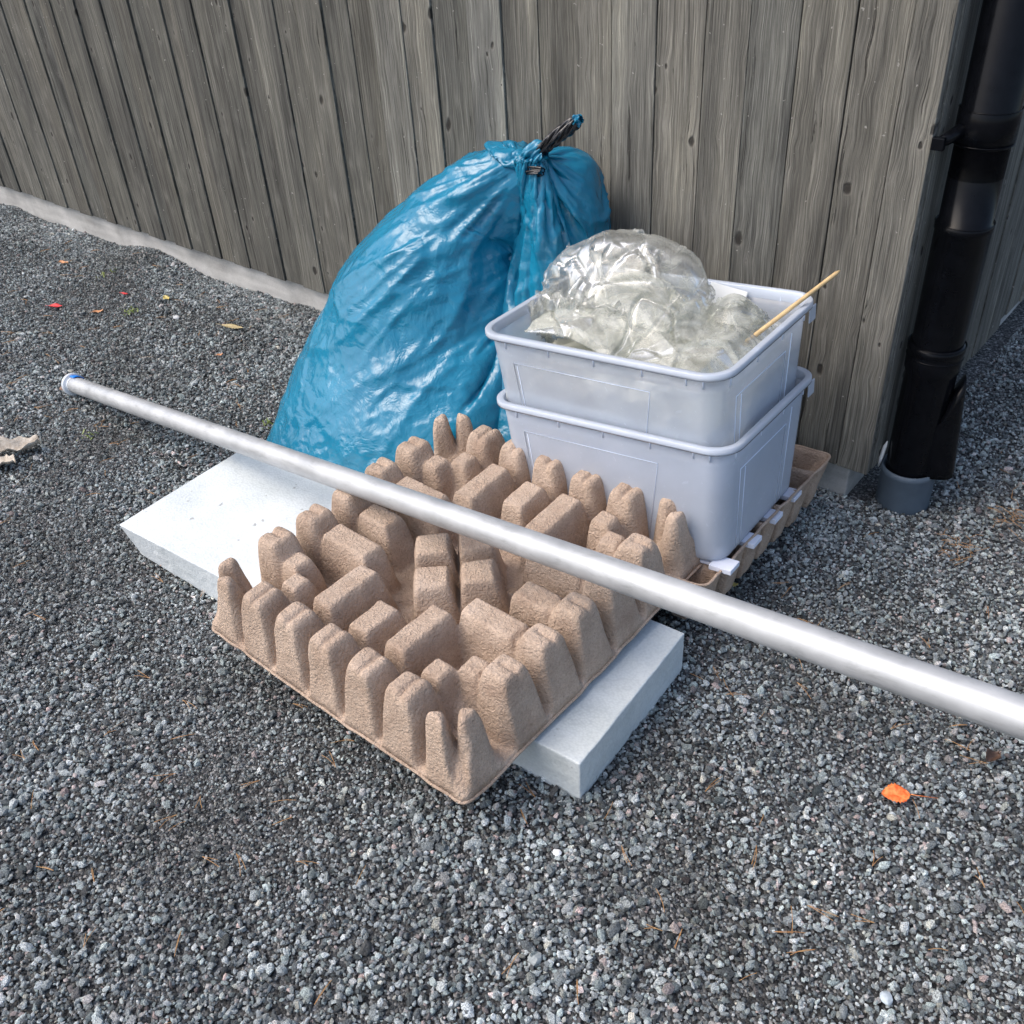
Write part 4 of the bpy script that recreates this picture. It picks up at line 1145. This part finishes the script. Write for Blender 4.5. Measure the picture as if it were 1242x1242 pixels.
def gz(x, y): return float(ground_z(np.array(x), np.array(y)))
def leaf(name, x, y, L, W, rz, mat, label, curl=.25, lobes=0, stem=.3, lift=.008, tilt=(0, 0)):
    t = empty(name, (x, y, gz(x, y) + lift), (tilt[0], tilt[1], rz)); tag(t, label, 'leaf')
    ns, nw = 17, 7; P = np.zeros((ns, nw, 3)); r = random.Random(int(abs(x * 1000)) + 5)
    for i in range(ns):
        s = i / (ns - 1); w = W * math.sin(math.pi * min(1, s * .96 + .03)) ** .75 * (1 - .25 * s)
        if lobes: w *= 1 + .38 * math.sin(s * math.pi * 2 * lobes) 
        w *= 1 + r.uniform(-.05, .05) + (.11 if i % 2 else -.06)
        for j in range(nw):
            q = (j / (nw - 1) - .5) * 2
            P[i, j] = ((s - .5) * L + abs(q) * .06 * L * (1 - s), q * w / 2, curl * W * (q * q) * (.6 + .4 * math.sin(s * 7 + x * 9)) + curl * L * .5 * (s - .5) ** 2 + (-.0012 if abs(q) < .1 else 0))
    o = grid_mesh('blade', P, mat, t); o.modifiers.new('thickness', 'SOLIDIFY').thickness = .0004
    if stem:
        V, Fc = tube([(-L * .5, 0, .001), (-L * .62, .002, .002), (-L * (.5 + stem), .004, -.002)], [.0008, .0007, .0006], 5); mesh_obj('stem', V, Fc, mat, t, True)
    return t
leaf('fallen_leaf', .454, -.802, .050, .044, 3.75, LO, 'bright orange serrated leaf lying alone on the gravel in front of the pole', .1, 0, .9, .010)
leaf('fallen_leaf', -2.902, -.541, .058, .030, .5, LR, 'small red leaf on the gravel left of the blue sack', .2)
leaf('fallen_leaf', -2.168, -.267, .095, .030, .30, LT, 'long narrow olive leaf on the gravel near the foot of the wall', .1)
leaf('fallen_leaf', -.050, -.480, .024, .018, .6, LY, 'small yellow leaf on the gravel beside the upturned tray', .3, 0, .1, .012)
leaf('fallen_leaf', .560, -.628, .034, .028, 1.2, LBk, 'curled dark brown leaf under the right end of the pole', .6, 0, .3, .014)
leaf('fallen_leaf', -3.30, -.28, .05, .02, .2, LP, 'pinkish orange leaf on the gravel at the far left by the concrete base', .3)
leaf('fallen_leaf', -2.78, -.32, .036, .014, .3, LR, 'small dark red leaf just beyond the brighter red one, nearer the wall', .2)
leaf('fallen_leaf', -2.60, -.25, .045, .026, -.2, LY, 'pale yellow leaf between the red leaf and the concrete base', .2)
leaf('fallen_leaf', -2.72, -.47, .04, .02, .9, LP, 'pale peach coloured leaf right of the small red leaf', .3)
leaf('fallen_leaf', -2.02, -.43, .022, .014, .9, LP, 'tiny pink leaf just in front of the long olive leaf', .3)
# big dried lobed leaf cut by the left edge of the view
t = empty('dried_leaf', (-1.99, -1.175, gz(-1.99, -1.175) + .02), (.10, -.05, .72)); tag(t, 'large curled dried pale brown leaf with ragged lobes at the left edge of the gravel', 'leaf')
def lobe(L, W, rz, loc, cur, ph, sd_):
    r = random.Random(sd_); ns, nw = 22, 9; P = np.zeros((ns, nw, 3))
    for i in range(ns):
        s = i / (ns - 1); w = W * (math.sin(math.pi * min(1, s * .9 + .08)) ** .6) * (1 + .18 * math.sin(s * 19 + ph) + r.uniform(-.08, .08))
        for j in range(nw):
            q = (j / (nw - 1) - .5) * 2; P[i, j] = (s * L, q * w / 2, cur * W * q * q + .012 * math.sin(s * 5 + ph) + .003 * math.sin(s * 23 + q * 5))
    o = grid_mesh('blade', P, LD, t); o.location = loc; o.rotation_euler = (0, 0, rz); o.modifiers.new('thickness', 'SOLIDIFY').thickness = .0006
lobe(.17, .062, .22, (-.10, .0, .004), .35, 1., 3); lobe(.14, .050, -.32, (-.10, -.02, .0), .30, 3., 5)
V, Fc = tube([(-.09, 0, .004), (-.13, .01, .004), (-.16, .0, -.008)], .0015, 6); mesh_obj('stem', V, Fc, LD, t, True)

# pale stones that stand out
def big_stone(x, y, r, colr, label, flat=.6):
    bm = bmesh.new(); bmesh.ops.create_icosphere(bm, subdivisions=2, radius=r); rr2 = random.Random(int(x * 997) + 3)
    for v in bm.verts: k = 1 + rr2.uniform(-.16, .12); v.co = Vector((v.co.x * k * 1.2, v.co.y * k, v.co.z * k * flat))
    m = mat_simple('pale_stone', colr, .6, 0, .4, .2, 60, .4, 150)
    o = bm_obj('pebble', bm, m, None, False, (x, y, gz(x, y) + r * .35), (0, 0, x * 9)); tag(o, label, 'stone')
big_stone(.050, -1.258, .0065, (.85, .86, .85), 'bright white pebble on the gravel in front of the tray corner')
big_stone(.136, -1.427, .0105, (.30, .33, .33), 'smooth round grey pebble on the gravel near the bottom edge', .7)
big_stone(.582, -1.150, .0095, (.42, .48, .52), 'pale bluish angular stone near the bottom right of the gravel')
big_stone(-2.27, -.865, .012, (.28, .17, .12), 'reddish brown stone by the capped end of the metal pole')
big_stone(-2.42, -.33, .012, (.55, .57, .58), 'pale stone on the gravel between the yellow and red leaves')

# pine needles and twigs
V = []; Fc = []
for k in range(620):
    x = random.uniform(-3.6, 1.2); yy = random.uniform(-2.0, .8)
    if not (yy < -.06 or x > .2): continue
    a = random.uniform(0, 6.28)
    for q in range(random.choice((1, 2, 2))):
        L = random.uniform(.022, .050); aa = a + q * random.uniform(.08, .25); bnd = random.uniform(-.25, .25)
        z = gz(x, yy) + .008; p = []
        for i in range(4):
            s = i / 3; p.append((x + math.cos(aa + bnd * s) * L * s, yy + math.sin(aa + bnd * s) * L * s, z + .002 * math.sin(s * 3) - .001 * s))
        v_, f_ = tube(p, .00055, 4, False); b0 = len(V); V += v_; Fc += [tuple(i + b0 for i in q_) for q_ in f_]
# two clumps by the downpipe
for (cx, cy) in ((.36, .12), (.31, -.06), (.40, .25)):
    for k in range(26):
        a = random.uniform(0, 6.28); x = cx + random.gauss(0, .028); yy = cy + random.gauss(0, .028); L = random.uniform(.02, .045); z = gz(x, yy) + random.uniform(.006, .014)
        v_, f_ = tube([(x, yy, z), (x + math.cos(a) * L / 2, yy + math.sin(a) * L / 2, z + .003), (x + math.cos(a + .2) * L, yy + math.sin(a + .2) * L, z)], .0006, 4, False); b0 = len(V); V += v_; Fc += [tuple(i + b0 for i in q_) for q_ in f_]
pn = mesh_obj('pine_needles', V, Fc, mat_leaf('dry_needles', (.36, .17, .06), (.5, .3, .13)), None, True); tag(pn, kind='stuff')
# small weeds
V = []; Fc = []
for (cx, cy, n_) in ((-2.62, -.40, 26), (-1.50, -.62, 22), (-1.92, -.99, 10), (-3.0, -.25, 10), (-.35, -2.0, 6)):
    for k in range(n_):
        a = random.uniform(0, 6.28); x = cx + random.gauss(0, .016); yy = cy + random.gauss(0, .016); L = random.uniform(.008, .02); z = gz(x, yy) + .004; w = .0022; b0 = len(V)
        dx, dy = math.cos(a), math.sin(a)
        V += [(x - dy * w, yy + dx * w, z), (x + dy * w, yy - dx * w, z), (x + dx * L * .6 + dy * w, yy + dy * L * .6 - dx * w, z + L * .5), (x + dx * L * .6 - dy * w, yy + dy * L * .6 + dx * w, z + L * .5), (x + dx * L, yy + dy * L, z + L * .45)]
        Fc += [(b0, b0 + 1, b0 + 2, b0 + 3), (b0 + 3, b0 + 2, b0 + 4)]
wd = mesh_obj('weeds', V, Fc, mat_leaf('weed_green', (.10, .16, .03), (.22, .26, .06)), None, False); tag(wd, kind='stuff')
